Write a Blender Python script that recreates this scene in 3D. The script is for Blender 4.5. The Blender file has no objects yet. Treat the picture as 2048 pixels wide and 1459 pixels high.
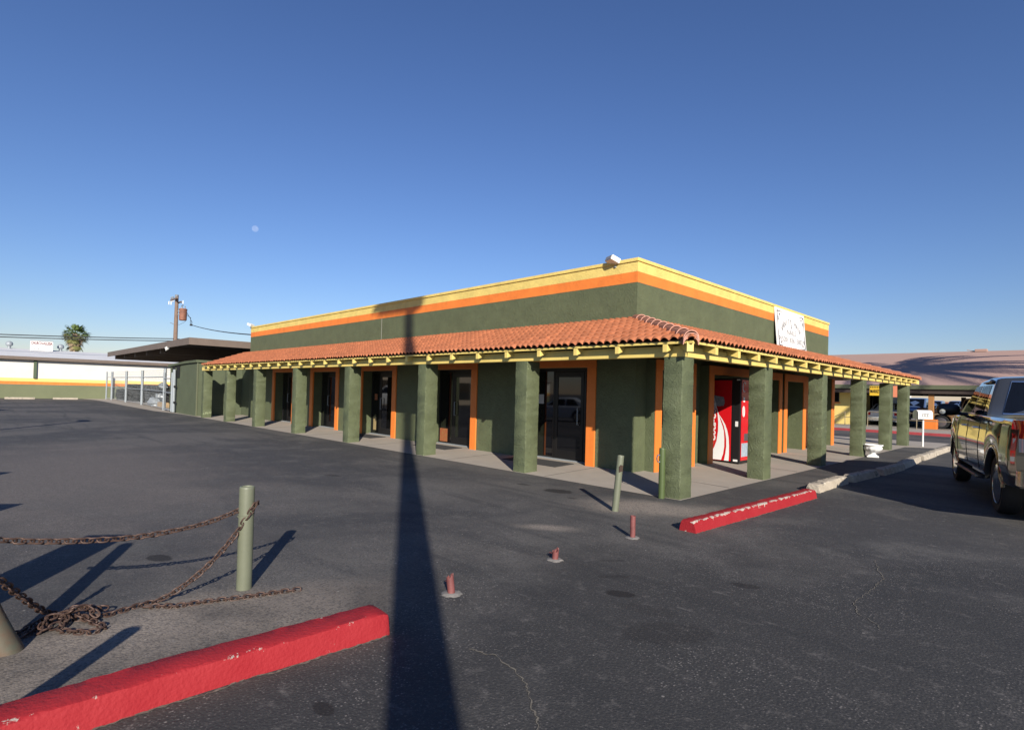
import bpy, bmesh, math, random
from mathutils import Vector, Matrix
random.seed(11)
R_ = math.radians
S = bpy.context.scene
COL = S.collection

# ------------------------------------------------------------------ world, sun, camera
SUN_EL = R_(24.2)
SUN_H = Vector((0.83, -0.558, 0)).normalized()          # horizontal direction towards the sun
w = bpy.data.worlds.new("World"); S.world = w; w.use_nodes = True
nt = w.node_tree
sky = nt.nodes.new('ShaderNodeTexSky'); sky.sky_type = 'NISHITA'; sky.sun_disc = False
sky.sun_elevation = SUN_EL
sky.sun_rotation = math.atan2(SUN_H.x, SUN_H.y)
sky.altitude = 300; sky.air_density = 1.3; sky.dust_density = 0.05; sky.ozone_density = 6.0
bg = nt.nodes['Background']; bg.inputs['Strength'].default_value = 0.074
tint = nt.nodes.new('ShaderNodeMix'); tint.data_type = 'RGBA'; tint.blend_type = 'MULTIPLY'; tint.inputs[0].default_value = 1.0
tint.inputs[7].default_value = (0.90, 0.81, 0.93, 1)
gm = nt.nodes.new('ShaderNodeGamma'); gm.inputs[1].default_value = 1.13
nt.links.new(sky.outputs[0], gm.inputs[0]); nt.links.new(gm.outputs[0], tint.inputs[6]); nt.links.new(tint.outputs[2], bg.inputs['Color'])
ld = bpy.data.lights.new('sun', 'SUN'); ld.energy = 5.0; ld.angle = R_(0.53); ld.color = (1.0, 0.93, 0.82)
lo = bpy.data.objects.new('sun', ld); COL.objects.link(lo)
sd = Vector((SUN_H.x*math.cos(SUN_EL), SUN_H.y*math.cos(SUN_EL), math.sin(SUN_EL)))
lo.rotation_euler = sd.to_track_quat('Z', 'Y').to_euler(); lo.location = (0, 0, 40)

YAW, PIT, ROLL = 0.794, 0.01286, 0.02659
CAM = Vector((4.5, -8.341, 1.7))
f_ = Vector((-math.sin(YAW)*math.cos(PIT), math.cos(YAW)*math.cos(PIT), math.sin(PIT)))
r_ = Vector((math.cos(YAW), math.sin(YAW), 0)); u_ = r_.cross(f_)
r2 = r_*math.cos(ROLL) + u_*math.sin(ROLL); u2 = r2.cross(f_)
cd = bpy.data.cameras.new('camera'); co = bpy.data.objects.new('camera', cd); COL.objects.link(co)
m = Matrix.Identity(4)
for i in range(3):
    m[i][0] = r2[i]; m[i][1] = u2[i]; m[i][2] = -f_[i]; m[i][3] = CAM[i]
co.matrix_world = m
cd.sensor_width = 36; cd.lens = 1103/2048*36; cd.shift_y = 39.66/2048; cd.clip_end = 5000; cd.clip_start = 0.05
S.camera = co
S.view_settings.view_transform = 'Standard'; S.view_settings.look = 'None'
S.view_settings.exposure = 0.4; S.view_settings.gamma = 1
S.render.engine = 'CYCLES'; S.cycles.max_bounces = 6; S.cycles.diffuse_bounces = 1

# ------------------------------------------------------------------ materials
def mat(name, color, rough=0.7, metal=0.0, spec=0.5, bump=None, vary=None, coat=0.0, emit=None, wear=None, coords='Object'):
    """bump=(scale,strength,dist[,detail,distort])  vary=(scale,amount[,color2])  wear=(scale,thresh,color)"""
    M = bpy.data.materials.new(name); M.use_nodes = True
    n = M.node_tree; P = n.nodes['Principled BSDF']
    P.inputs['Base Color'].default_value = (*color, 1)
    P.inputs['Roughness'].default_value = rough; P.inputs['Metallic'].default_value = metal
    P.inputs['Specular IOR Level'].default_value = spec; P.inputs['Coat Weight'].default_value = coat
    tc = n.nodes.new('ShaderNodeTexCoord')
    last = None
    if vary:
        sc, am = vary[0], vary[1]
        nz = n.nodes.new('ShaderNodeTexNoise'); nz.inputs['Scale'].default_value = sc
        nz.inputs['Detail'].default_value = 6; nz.inputs['Roughness'].default_value = 0.65
        n.links.new(tc.outputs[coords], nz.inputs['Vector'])
        mx = n.nodes.new('ShaderNodeMix'); mx.data_type = 'RGBA'
        c2 = vary[2] if len(vary) > 2 else tuple(c*(1+am) for c in color)
        c1 = color if len(vary) > 2 else tuple(c*(1-am) for c in color)
        mx.inputs[6].default_value = (*c1, 1); mx.inputs[7].default_value = (*c2, 1)
        rp = n.nodes.new('ShaderNodeMapRange'); rp.inputs[1].default_value = 0.3; rp.inputs[2].default_value = 0.7
        n.links.new(nz.outputs['Fac'], rp.inputs[0])
        if len(vary) > 2: rp.inputs[4].default_value = am
        n.links.new(rp.outputs[0], mx.inputs[0])
        last = mx.outputs[2]
    if wear:
        nz = n.nodes.new('ShaderNodeTexNoise'); nz.inputs['Scale'].default_value = wear[0]; nz.inputs['Detail'].default_value = 8
        nz.inputs['Roughness'].default_value = 0.7
        n.links.new(tc.outputs[coords], nz.inputs['Vector'])
        rp = n.nodes.new('ShaderNodeMapRange'); rp.inputs[1].default_value = wear[1]; rp.inputs[2].default_value = wear[1]+0.02
        n.links.new(nz.outputs['Fac'], rp.inputs[0])
        mx = n.nodes.new('ShaderNodeMix'); mx.data_type = 'RGBA'
        mx.inputs[6].default_value = (*color, 1); mx.inputs[7].default_value = (*wear[2], 1)
        if last: n.links.new(last, mx.inputs[6])
        n.links.new(rp.outputs[0], mx.inputs[0]); last = mx.outputs[2]
    if last: n.links.new(last, P.inputs['Base Color'])
    if bump:
        nz = n.nodes.new('ShaderNodeTexNoise'); nz.inputs['Scale'].default_value = bump[0]
        nz.inputs['Detail'].default_value = bump[3] if len(bump) > 3 else 5
        if len(bump) > 4: nz.inputs['Distortion'].default_value = bump[4]
        n.links.new(tc.outputs[coords], nz.inputs['Vector'])
        b = n.nodes.new('ShaderNodeBump'); b.inputs['Strength'].default_value = bump[1]; b.inputs['Distance'].default_value = bump[2]
        n.links.new(nz.outputs['Fac'], b.inputs['Height']); n.links.new(b.outputs[0], P.inputs['Normal'])
    if emit:
        P.inputs['Emission Color'].default_value = (*emit[0], 1); P.inputs['Emission Strength'].default_value = emit[1]
    return M

def edge_wear(M, color, scale, base, amt):
    """worn paint: a noise mask whose threshold drops along arrises marked by the vertex attribute 'edge'"""
    n = M.node_tree; P = n.nodes['Principled BSDF']
    at = n.nodes.new('ShaderNodeAttribute'); at.attribute_name = 'edge'
    tc = n.nodes.new('ShaderNodeTexCoord'); z = n.nodes.new('ShaderNodeTexNoise'); z.inputs['Scale'].default_value = scale
    z.inputs['Detail'].default_value = 8; z.inputs['Roughness'].default_value = 0.72
    n.links.new(tc.outputs['Object'], z.inputs['Vector'])
    a = n.nodes.new('ShaderNodeMath'); a.operation = 'MULTIPLY_ADD'; a.inputs[1].default_value = amt
    n.links.new(at.outputs['Fac'], a.inputs[0]); n.links.new(z.outputs['Fac'], a.inputs[2])
    r = n.nodes.new('ShaderNodeMapRange'); r.inputs[1].default_value = base; r.inputs[2].default_value = base+.03
    n.links.new(a.outputs[0], r.inputs[0])
    x = n.nodes.new('ShaderNodeMix'); x.data_type = 'RGBA'; x.inputs[7].default_value = (*color, 1)
    src = P.inputs['Base Color'].links[0].from_socket if P.inputs['Base Color'].links else None
    if src: n.links.new(src, x.inputs[6])
    else: x.inputs[6].default_value = P.inputs['Base Color'].default_value
    n.links.new(r.outputs[0], x.inputs[0]); n.links.new(x.outputs[2], P.inputs['Base Color'])
GREEN = (0.103, 0.121, 0.060); YEL = (0.76, 0.58, 0.17); ORG = (0.80, 0.215, 0.035)
MT = {}
def stucco(name, c, dist=0.014):
    """painted stucco: trowel ridges, fine grain and slow colour drift"""
    M = mat(name, c, 0.66, vary=(2.6, 0.13))
    n = M.node_tree; P = n.nodes['Principled BSDF']
    tc = n.nodes.new('ShaderNodeTexCoord')
    a = n.nodes.new('ShaderNodeTexNoise'); a.inputs['Scale'].default_value = 4.5; a.inputs['Detail'].default_value = 4; a.inputs['Distortion'].default_value = 2.2
    n.links.new(tc.outputs['Object'], a.inputs['Vector'])
    r1 = n.nodes.new('ShaderNodeMath'); r1.operation = 'SUBTRACT'; r1.inputs[1].default_value = 0.5
    r2_ = n.nodes.new('ShaderNodeMath'); r2_.operation = 'ABSOLUTE'
    n.links.new(a.outputs['Fac'], r1.inputs[0]); n.links.new(r1.outputs[0], r2_.inputs[0])
    r3 = n.nodes.new('ShaderNodeMapRange'); r3.inputs[1].default_value = 0.0; r3.inputs[2].default_value = 0.035; r3.inputs[3].default_value = 1; r3.inputs[4].default_value = 0
    n.links.new(r2_.outputs[0], r3.inputs[0])
    g = n.nodes.new('ShaderNodeTexNoise'); g.inputs['Scale'].default_value = 38; g.inputs['Detail'].default_value = 6
    n.links.new(tc.outputs['Object'], g.inputs['Vector'])
    ad = n.nodes.new('ShaderNodeMath'); ad.operation = 'MULTIPLY_ADD'; ad.inputs[1].default_value = 0.75
    n.links.new(r3.outputs[0], ad.inputs[0]); n.links.new(g.outputs['Fac'], ad.inputs[2])
    b = n.nodes.new('ShaderNodeBump'); b.inputs['Strength'].default_value = 0.6; b.inputs['Distance'].default_value = dist
    n.links.new(ad.outputs[0], b.inputs['Height']); n.links.new(b.outputs[0], P.inputs['Normal'])
    edge_wear(M, tuple(min(1,v*2.1+.02) for v in c), 14, 0.86, 0.36)
    return M
MT['green'] = stucco('green_stucco', GREEN)
MT['yellow'] = stucco('yellow_stucco', YEL, 0.008); MT['orange'] = stucco('orange_stucco', ORG, 0.006)
MT['yelwood'] = mat('yellow_wood', YEL, 0.6, bump=(30, 0.15, 0.004), vary=(3, 0.08))
MT['deck'] = mat('deck_boards', (0.12, 0.07, 0.035), 0.8, vary=(5, 0.2))
MT['tile'] = mat('terracotta', (0.415, 0.137, 0.058), 0.8, vary=(4.5, 0.18), bump=(60, 0.2, 0.004))
_M = MT['terracotta_src'] = MT['tile']; _n = _M.node_tree; _P = _n.nodes['Principled BSDF']
_a = _n.nodes.new('ShaderNodeAttribute'); _a.attribute_name = 'tone'
_r = _n.nodes.new('ShaderNodeMapRange'); _r.inputs[3].default_value = 0.80; _r.inputs[4].default_value = 1.18
_x = _n.nodes.new('ShaderNodeMix'); _x.data_type = 'RGBA'; _x.blend_type = 'MULTIPLY'; _x.inputs[0].default_value = 1
_n.links.new(_a.outputs['Fac'], _r.inputs[0]); _n.links.new(_P.inputs['Base Color'].links[0].from_socket, _x.inputs[6])
_n.links.new(_r.outputs[0], _x.inputs[7]); _n.links.new(_x.outputs[2], _P.inputs['Base Color'])
MT['ridge'] = mat('ridge_clay', (0.33, 0.14, 0.085), 0.8, vary=(6, 0.18), bump=(50, 0.25, 0.004))
MT['mortar'] = mat('mortar_pink', (0.62, 0.32, 0.24), 0.85, vary=(20, 0.15))
MT['orangewood'] = mat('orange_trim', ORG, 0.5, vary=(2, 0.06), bump=(40, 0.1, 0.003))
MT['concrete'] = mat('concrete_walk', (0.395, 0.345, 0.288), 0.85, vary=(1.7, 0.5, (0.29, 0.252, 0.212)), bump=(90, 0.25, 0.004))
MT['kerbconc'] = mat('kerb_concrete', (0.42, 0.36, 0.28), 0.9, vary=(6, 0.22), bump=(25, 0.7, 0.02), wear=(5, 0.60, (0.12, 0.11, 0.10)))
MT['kerbred'] = mat('kerb_red_paint', (0.30, 0.014, 0.020), 0.7, spec=0.25, vary=(2.6, 0.6, (0.36, 0.030, 0.034)), bump=(45, 0.6, 0.01), wear=(5.5, 0.68, (0.50, 0.44, 0.38)))
edge_wear(MT['kerbred'], (0.46, 0.40, 0.34), 9, 0.76, 0.20); edge_wear(MT['kerbconc'], (0.55, 0.49, 0.40), 6, 0.68, 0.15)
MT['blackalu'] = mat('dark_aluminium', (0.018, 0.017, 0.017), 0.35, 0.4)
MT['glassdark'] = mat('dark_glass', (0.006, 0.006, 0.007), 0.03, spec=0.8)
MT['chrome'] = mat('chrome', (0.75, 0.75, 0.75), 0.12, 1.0)
MT['rust'] = mat('rusty_iron', (0.085, 0.050, 0.038), 0.6, 0.35, vary=(30, 0.45), bump=(120, 0.3, 0.003))
MT['bollard'] = mat('bollard_paint', (0.150, 0.160, 0.108), 0.5, vary=(4, 0.10), bump=(30, 0.15, 0.004), wear=(7, 0.72, (0.45, 0.44, 0.38)))
MT['bollarddark'] = mat('bollard_green', (0.078, 0.108, 0.037), 0.45, vary=(4, 0.1))
MT['bollardrust'] = mat('bollard_corroded', (0.085, 0.10, 0.07), 0.65, vary=(9, 0.9, (0.13, 0.07, 0.042)), bump=(25, 0.3, 0.006))
MT['stub'] = mat('faded_red_pipe', (0.19, 0.06, 0.055), 0.6, vary=(12, 0.3), bump=(40, 0.3, 0.004))
MT['grout'] = mat('patch_cement', (0.19, 0.175, 0.16), 0.9, vary=(25, 0.25), bump=(60, 0.5, 0.006))
MT['white'] = mat('white_paint', (0.80, 0.79, 0.76), 0.5, vary=(3, 0.04))
MT['whitewall'] = mat('white_block_wall', (0.69, 0.66, 0.60), 0.8, vary=(0.8, 0.05))
MT['whiteroof'] = mat('white_roof_coating', (0.62, 0.62, 0.62), 0.85, vary=(0.7, 0.08))
MT['brown'] = mat('brown_fascia', (0.16, 0.12, 0.095), 0.6, vary=(2, 0.1))
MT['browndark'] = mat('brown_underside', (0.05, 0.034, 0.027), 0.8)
MT['galv'] = mat('galvanised', (0.30, 0.33, 0.35), 0.55, 0.2, vary=(8, 0.1))
MT['wood'] = mat('weathered_pole', (0.20, 0.135, 0.10), 0.85, vary=(4, 0.2))
MT['rubber'] = mat('tyre_rubber', (0.013, 0.013, 0.014), 0.75, vary=(12, 0.2))
MT['black'] = mat('black_plastic', (0.012, 0.012, 0.013), 0.4)
MT['wire'] = mat('black_wire', (0.02, 0.02, 0.022), 0.6)
MT['pinkroof'] = mat('pink_shingle', (0.40, 0.262, 0.215), 0.9, vary=(0.55, 0.05), bump=(35, 0.25, 0.015))
MT['olive'] = mat('olive_fascia', (0.115, 0.125, 0.07), 0.6)
MT['yelwall'] = mat('yellow_wall', (0.78, 0.60, 0.19), 0.75, vary=(1.5, 0.05))
MT['red'] = mat('machine_red', (0.62, 0.01, 0.015), 0.25, coat=0.4)
MT['text'] = mat('grey_ink', (0.10, 0.098, 0.11), 0.6)
MT['lamp'] = mat('lamp_lens', (0.25, 0.24, 0.22), 0.2)

# ------------------------------------------------------------------ mesh helpers
class MB:
    """collects shapes into one mesh"""
    def __init__(s): s.bm = bmesh.new(); s.mi = 0
    def _f(s, vs):
        try:
            fc = s.bm.faces.new(vs); fc.material_index = s.mi; return fc
        except ValueError: return None
    def poly(s, pts):
        return s._f([s.bm.verts.new(p) for p in pts])
    def box(s, x0, x1, y0, y1, z0, z1, bev=0.0, M=None):
        c = [(x0,y0,z0),(x1,y0,z0),(x1,y1,z0),(x0,y1,z0),(x0,y0,z1),(x1,y0,z1),(x1,y1,z1),(x0,y1,z1)]
        v = [s.bm.verts.new(M @ Vector(p) if M else p) for p in c]
        fs = [s._f([v[i] for i in q]) for q in ((0,3,2,1),(4,5,6,7),(0,1,5,4),(1,2,6,5),(2,3,7,6),(3,0,4,7))]
        if bev:
            es = list({e for fc in fs for e in fc.edges})
            bmesh.ops.bevel(s.bm, geom=es, offset=bev, segments=2, profile=0.5, affect='EDGES', material=-1)
    def prism(s, poly, a, b, axis='z'):
        """extrude a 2D polygon between a and b along an axis: z:(x,y) x:(y,z) y:(x,z)"""
        def P(p, t): return {'z': (p[0],p[1],t), 'x': (t,p[0],p[1]), 'y': (p[0],t,p[1])}[axis]
        A = [s.bm.verts.new(P(p,a)) for p in poly]; B = [s.bm.verts.new(P(p,b)) for p in poly]
        s._f(A[::-1]); s._f(B)
        for i in range(len(poly)):
            j = (i+1) % len(poly); s._f([A[i],A[j],B[j],B[i]])
    def tube(s, pts, r, seg=8, closed=False, caps=True):
        pts = [Vector(p) for p in pts]; n = len(pts); rings = []
        rr = r if isinstance(r, (list, tuple)) else [r]*n
        up = None
        for i, p in enumerate(pts):
            t = (pts[(i+1) % n]-pts[i-1]) if closed else (pts[min(i+1,n-1)]-pts[max(i-1,0)])
            t.normalize()
            if up is None:
                up = Vector((0,0,1)) if abs(t.z) < 0.9 else Vector((1,0,0))
            a = t.cross(up)
            if a.length < 1e-6: a = t.orthogonal()
            a.normalize(); b = a.cross(t).normalized(); up = b
            rings.append([s.bm.verts.new(p + (a*math.cos(2*math.pi*k/seg) + b*math.sin(2*math.pi*k/seg))*rr[i]) for k in range(seg)])
        for i in range(n if closed else n-1):
            A, B = rings[i], rings[(i+1) % n]
            for k in range(seg): s._f([A[k],A[(k+1)%seg],B[(k+1)%seg],B[k]])
        if caps and not closed: s._f(rings[0][::-1]); s._f(rings[-1])
    def lathe(s, prof, seg=24, M=None):
        """profile [(r,z)] about z"""
        rings = []
        for r, z in prof:
            ring = []
            for k in range(seg):
                a = 2*math.pi*k/seg; p = Vector((r*math.cos(a), r*math.sin(a), z))
                ring.append(s.bm.verts.new(M @ p if M else p))
            rings.append(ring)
        for A, B in zip(rings, rings[1:]):
            for k in range(seg): s._f([A[k],A[(k+1)%seg],B[(k+1)%seg],B[k]])
        s._f(rings[0][::-1]); s._f(rings[-1])
    def loft(s, loops, cap=True, closed=True):
        V = [[s.bm.verts.new(p) for p in L] for L in loops]
        n = len(V[0])
        for A, B in zip(V, V[1:]):
            for k in range(n if closed else n-1): s._f([A[k],A[(k+1)%n],B[(k+1)%n],B[k]])
        if cap: s._f(V[0][::-1]); s._f(V[-1])
        return V
    def text(s, body, size, M, depth=0.004, shear=0.0, offset=0.0, width=None, space=1.0):
        """lettering in the XY plane of M"""
        c = bpy.data.curves.new('t', 'FONT'); c.body = body; c.size = size; c.extrude = depth; c.shear = shear; c.offset = offset
        c.align_x = 'CENTER'; c.align_y = 'CENTER'; c.resolution_u = 3; c.space_character = space
        o = bpy.data.objects.new('t', c); COL.objects.link(o)
        bpy.context.view_layer.update()
        dg = bpy.context.evaluated_depsgraph_get(); me = bpy.data.meshes.new_from_object(o.evaluated_get(dg))
        xs = [v.co.x for v in me.vertices] or [0, 1]
        k = 1.0 if width is None else width/(max(xs)-min(xs))
        vs = [s.bm.verts.new(M @ Vector((v.co.x*k, v.co.y, v.co.z))) for v in me.vertices]
        for p in me.polygons: s._f([vs[i] for i in p.vertices])
        bpy.data.objects.remove(o); bpy.data.curves.remove(c); bpy.data.meshes.remove(me)
    def build(s, name, mats, parent=None, smooth=None, recalc=True):
        if recalc: bmesh.ops.recalc_face_normals(s.bm, faces=s.bm.faces)
        me = bpy.data.meshes.new(name); s.bm.to_mesh(me); s.bm.free()
        for mm in (mats if isinstance(mats, (list, tuple)) else [mats]): me.materials.append(MT[mm] if isinstance(mm, str) else mm)
        if smooth is not None:
            me.polygons.foreach_set('use_smooth', [True]*len(me.polygons)); me.set_sharp_from_angle(angle=R_(smooth))
        o = bpy.data.objects.new(name, me); COL.objects.link(o)
        if parent: o.parent = parent
        return o
def thing(name, label, cat, loc=(0,0,0), rz=0, group=None):
    o = bpy.data.objects.new(name, None); COL.objects.link(o); o.empty_display_size = 0.2
    o.location = loc; o.rotation_euler = (0,0,rz); return tag(o, label, cat, group)
def tag(o, label, cat, group=None, kind=None):
    if label: o['label'] = label
    if cat: o['category'] = cat
    if group: o['group'] = group
    if kind: o['kind'] = kind
    return o
def struct(o): o['kind'] = 'structure'; return o
def dup(root, loc, rz=0, label=None, group=None, scale=1.0):
    r = root.copy(); COL.objects.link(r); r.location = loc; r.rotation_euler = (0,0,rz); r.scale = (scale,)*3
    if label: r['label'] = label
    if group: r['group'] = group
    for ch in list(root.children):
        c = ch.copy(); COL.objects.link(c); c.parent = r
        for g in list(ch.children):
            d = g.copy(); COL.objects.link(d); d.parent = c
    return r
T = Matrix.Translation
def basis(o, x, y):
    x = Vector(x).normalized(); y = Vector(y).normalized(); z = x.cross(y)
    M = Matrix.Identity(4)
    for i in range(3): M[i][0] = x[i]; M[i][1] = y[i]; M[i][2] = z[i]; M[i][3] = o[i]
    return M

# ------------------------------------------------------------------ ground
def asphalt(name):
    M = bpy.data.materials.new(name); M.use_nodes = True
    n = M.node_tree; P = n.nodes['Principled BSDF']; L = n.links
    tc = n.nodes.new('ShaderNodeTexCoord'); O = tc.outputs['Object']
    def noise(sc, det=5, rough=0.6, dist=0.0, vec=None):
        z = n.nodes.new('ShaderNodeTexNoise'); z.inputs['Scale'].default_value = sc; z.inputs['Detail'].default_value = det
        z.inputs['Roughness'].default_value = rough; z.inputs['Distortion'].default_value = dist
        L.new(vec or O, z.inputs['Vector']); return z.outputs['Fac']
    def rng(x, a, b, c=0.0, d=1.0, smooth=True):
        r = n.nodes.new('ShaderNodeMapRange'); r.interpolation_type = 'SMOOTHSTEP' if smooth else 'LINEAR'
        for i, v in enumerate((a, b, c, d)): r.inputs[i+1].default_value = v
        L.new(x, r.inputs[0]); return r.outputs[0]
    def mix(fac, a, b):
        x = n.nodes.new('ShaderNodeMix'); x.data_type = 'RGBA'
        for i, v in ((6, a), (7, b)):
            if isinstance(v, tuple): x.inputs[i].default_value = (*v, 1)
            else: L.new(v, x.inputs[i])
        L.new(fac, x.inputs[0]) if not isinstance(fac, float) else None
        if isinstance(fac, float): x.inputs[0].default_value = fac
        return x.outputs[2]
    def math_(op, a, b):
        x = n.nodes.new('ShaderNodeMath'); x.operation = op; x.use_clamp = False
        for i, v in enumerate((a, b)):
            if isinstance(v, (int, float)): x.inputs[i].default_value = v
            else: L.new(v, x.inputs[i])
        return x.outputs[0]
    def blob(cx, cy, rx, ry, ang=0.0, nz=None, soft=0.5):
        mp = n.nodes.new('ShaderNodeMapping'); mp.vector_type = 'TEXTURE'
        mp.inputs['Location'].default_value = (cx, cy, 0); mp.inputs['Rotation'].default_value = (0,0,ang); mp.inputs['Scale'].default_value = (rx, ry, 1)
        L.new(O, mp.inputs['Vector'])
        ln = n.nodes.new('ShaderNodeVectorMath'); ln.operation = 'LENGTH'; L.new(mp.outputs[0], ln.inputs[0])
        d = ln.outputs['Value']
        if nz is not None: d = math_('ADD', d, nz)
        return rng(d, 1.0-soft, 1.0, 1.0, 0.0)
    big = noise(0.16, 4, 0.6, 0.6); mid = noise(0.9, 5, 0.6, 0.3); fine = noise(14, 4, 0.7)
    col = mix(rng(big, 0.42, 0.58), (0.054, 0.053, 0.053), (0.112, 0.104, 0.095))
    # sweep / tyre streaks stretched along the driving lane
    mp = n.nodes.new('ShaderNodeMapping'); mp.inputs['Rotation'].default_value = (0,0,R_(12)); mp.inputs['Scale'].default_value = (0.25, 2.2, 1)
    L.new(O, mp.inputs['Vector'])
    st = noise(1.0, 5, 0.6, 0.4, mp.outputs[0])
    col = mix(rng(st, 0.50, 0.66, 0, 0.7), col, (0.046, 0.046, 0.046))
    col = mix(rng(mid, 0.50, 0.70, 0, 0.6), col, (0.120, 0.113, 0.103))
    # dusty gravelly margins
    wob = math_('MULTIPLY', math_('SUBTRACT', mid, 0.5), 1.3)
    dust = blob(0.35, -7.2, 1.15, 1.9, R_(-8), wob, 0.55)
    dust2 = blob(0.15, -0.85, 1.5, 0.8, R_(28), wob, 0.7)
    dust3 = blob(-0.15, -3.1, 0.55, 0.22, R_(35), wob, 0.9)
    dd = math_('MAXIMUM', dust, math_('MAXIMUM', dust2, dust3))
    col = mix(math_('MULTIPLY', dd, 0.95), col, (0.275, 0.232, 0.190))
    tan = blob(-8.5, -7.0, 9, 3.6, R_(-6), wob, 0.8)
    col = mix(math_('MULTIPLY', tan, 0.8), col, (0.150, 0.130, 0.115))
    dark = math_('MAXIMUM', blob(3.4, -4.4, 6.0, 4.0, R_(60), wob, 0.7), blob(2.3, -7.0, 2.6, 1.3, R_(20), wob, 0.6))
    col = mix(math_('MULTIPLY', dark, 0.84), col, (0.032, 0.032, 0.0315))
    # aggregate
    vo = n.nodes.new('ShaderNodeTexVoronoi'); vo.inputs['Scale'].default_value = 62; L.new(O, vo.inputs['Vector'])
    sep = n.nodes.new('ShaderNodeSeparateColor'); L.new(vo.outputs['Color'], sep.inputs[0])
    sp = rng(sep.outputs[0], 0.70, 0.92); near = rng(vo.outputs['Distance'], 0.46, 0.26)
    wear_ = rng(noise(0.8, 5, 0.65, 0.5), 0.44, 0.60, 0.08, 1.0)
    sp = math_('MULTIPLY', math_('MULTIPLY', sp, near), wear_)
    col = mix(math_('MULTIPLY', sp, 0.62), col, (0.30, 0.27, 0.245))
    spd = math_('MULTIPLY', rng(sep.outputs[1], 0.6, 0.9), 0.45)
    col = mix(spd, col, (0.035, 0.034, 0.035))
    gr = noise(48, 3, 0.8); gr2 = noise(6.5, 6, 0.75)
    col = mix(rng(gr, 0.46, 0.30, 0, 0.6), col, (0.030, 0.029, 0.031))
    col = mix(rng(gr, 0.54, 0.72, 0, 0.55), col, (0.21, 0.19, 0.175))
    col = mix(rng(gr2, 0.54, 0.70, 0, 0.45), col, (0.17, 0.154, 0.140))
    col = mix(rng(gr2, 0.42, 0.28, 0, 0.40), col, (0.034, 0.032, 0.034))
    # scattered pale chips
    vo2 = n.nodes.new('ShaderNodeTexVoronoi'); vo2.inputs['Scale'].default_value = 9; L.new(O, vo2.inputs['Vector'])
    s2 = n.nodes.new('ShaderNodeSeparateColor'); L.new(vo2.outputs['Color'], s2.inputs[0])
    chip = math_('MULTIPLY', rng(vo2.outputs['Distance'], 0.10, 0.06), rng(s2.outputs[0], 0.88, 0.9))
    col = mix(math_('MULTIPLY', chip, 0.5), col, (0.42, 0.38, 0.33))
    mp2 = n.nodes.new('ShaderNodeMapping'); mp2.inputs['Rotation'].default_value = (0,0,R_(-24)); mp2.inputs['Scale'].default_value = (2.2, 13, 1)
    L.new(O, mp2.inputs['Vector'])
    vo3 = n.nodes.new('ShaderNodeTexVoronoi'); vo3.inputs['Scale'].default_value = 1.6; L.new(mp2.outputs[0], vo3.inputs['Vector'])
    s3 = n.nodes.new('ShaderNodeSeparateColor'); L.new(vo3.outputs['Color'], s3.inputs[0])
    scuff = math_('MULTIPLY', math_('MULTIPLY', rng(vo3.outputs['Distance'], 0.42, 0.12), rng(s3.outputs[0], 0.80, 0.86)), rng(gr2, 0.42, 0.62))
    col = mix(math_('MULTIPLY', scuff, 0.42), col, (0.16, 0.148, 0.136))
    # oil stains
    w2 = math_('MULTIPLY', math_('SUBTRACT', noise(7, 3), 0.5), 0.9)
    for (cx, cy, rx, ry, a, k) in ((1.80,-4.32,.15,.09,.5,.8),(2.46,-4.73,.40,.22,.9,.33),(2.15,-4.45,.26,.12,.3,.22),(-1.70,-6.98,.17,.10,.3,.75),(1.73,-6.96,.09,.05,0,.75),(2.43,-3.27,.14,.08,.4,.6),(-1.75,-1.0,.32,.2,.2,.75),(-1.2,-1.3,.12,.06,.2,.5),(-2.6,-1.0,.16,.08,.2,.6),(1.5,-4.0,.18,.05,.9,.4),(1.2,-3.6,.15,.04,.9,.4),(-5.5,-3.3,.2,.12,.4,.45)):
        col = mix(math_('MULTIPLY', blob(cx, cy, rx, ry, a, w2, 0.30), min(1, k*1.15)), col, (0.019, 0.017, 0.016))
    L.new(col, P.inputs['Base Color'])
    P.inputs['Roughness'].default_value = 0.82; P.inputs['Specular IOR Level'].default_value = 0.35
    h = math_('ADD', math_('MULTIPLY', fine, 0.4), math_('MULTIPLY', vo.outputs['Distance'], -0.6))
    b = n.nodes.new('ShaderNodeBump'); b.inputs['Strength'].default_value = 0.7; b.inputs['Distance'].default_value = 0.006
    L.new(h, b.inputs['Height']); L.new(b.outputs[0], P.inputs['Normal'])
    return M
MT['asphalt'] = asphalt('worn_asphalt')
g = MB(); g.poly([(-600,-600,0),(600,-600,0),(600,600,0),(-600,600,0)]); struct(g.build('asphalt_ground', 'asphalt'))

# concrete walk under the arcade, falling gently to its outer edge
g = MB()
def slabpt(x, y, z): return (x, y, z)
g.poly([(-27.2,-0.03,0.006),(0.03,-0.03,0.006),(-2.05,1.78,0.058),(-27.2,1.78,0.058)])
g.poly([(0.03,-0.03,0.006),(0.05,17.0,0.006),(-2.05,17.0,0.03),(-2.05,1.78,0.058)])
g.poly([(0.05,17.0,0.006),(0.9,17.6,0.006),(0.9,21.3,0.006),(-12,21.3,0.006),(-12,15.2,0.03),(-2.05,15.2,0.03),(-2.05,17.0,0.03)])
g.poly([(-27.2,1.78,0.058),(-2.05,1.78,0.058),(-2.05,4.2,0.059),(-27.2,4.2,0.059)])
g.poly([(-2.05,1.78,0.058),(-2.05,15.2,0.03),(-4.2,15.2,0.031),(-4.2,4.2,0.059),(-2.05,4.2,0.0585)])
struct(g.build('concrete_walkway', 'concrete'))
MT['joint'] = mat('walk_joint', (0.10, 0.09, 0.08), 0.9)
g = MB()
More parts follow.
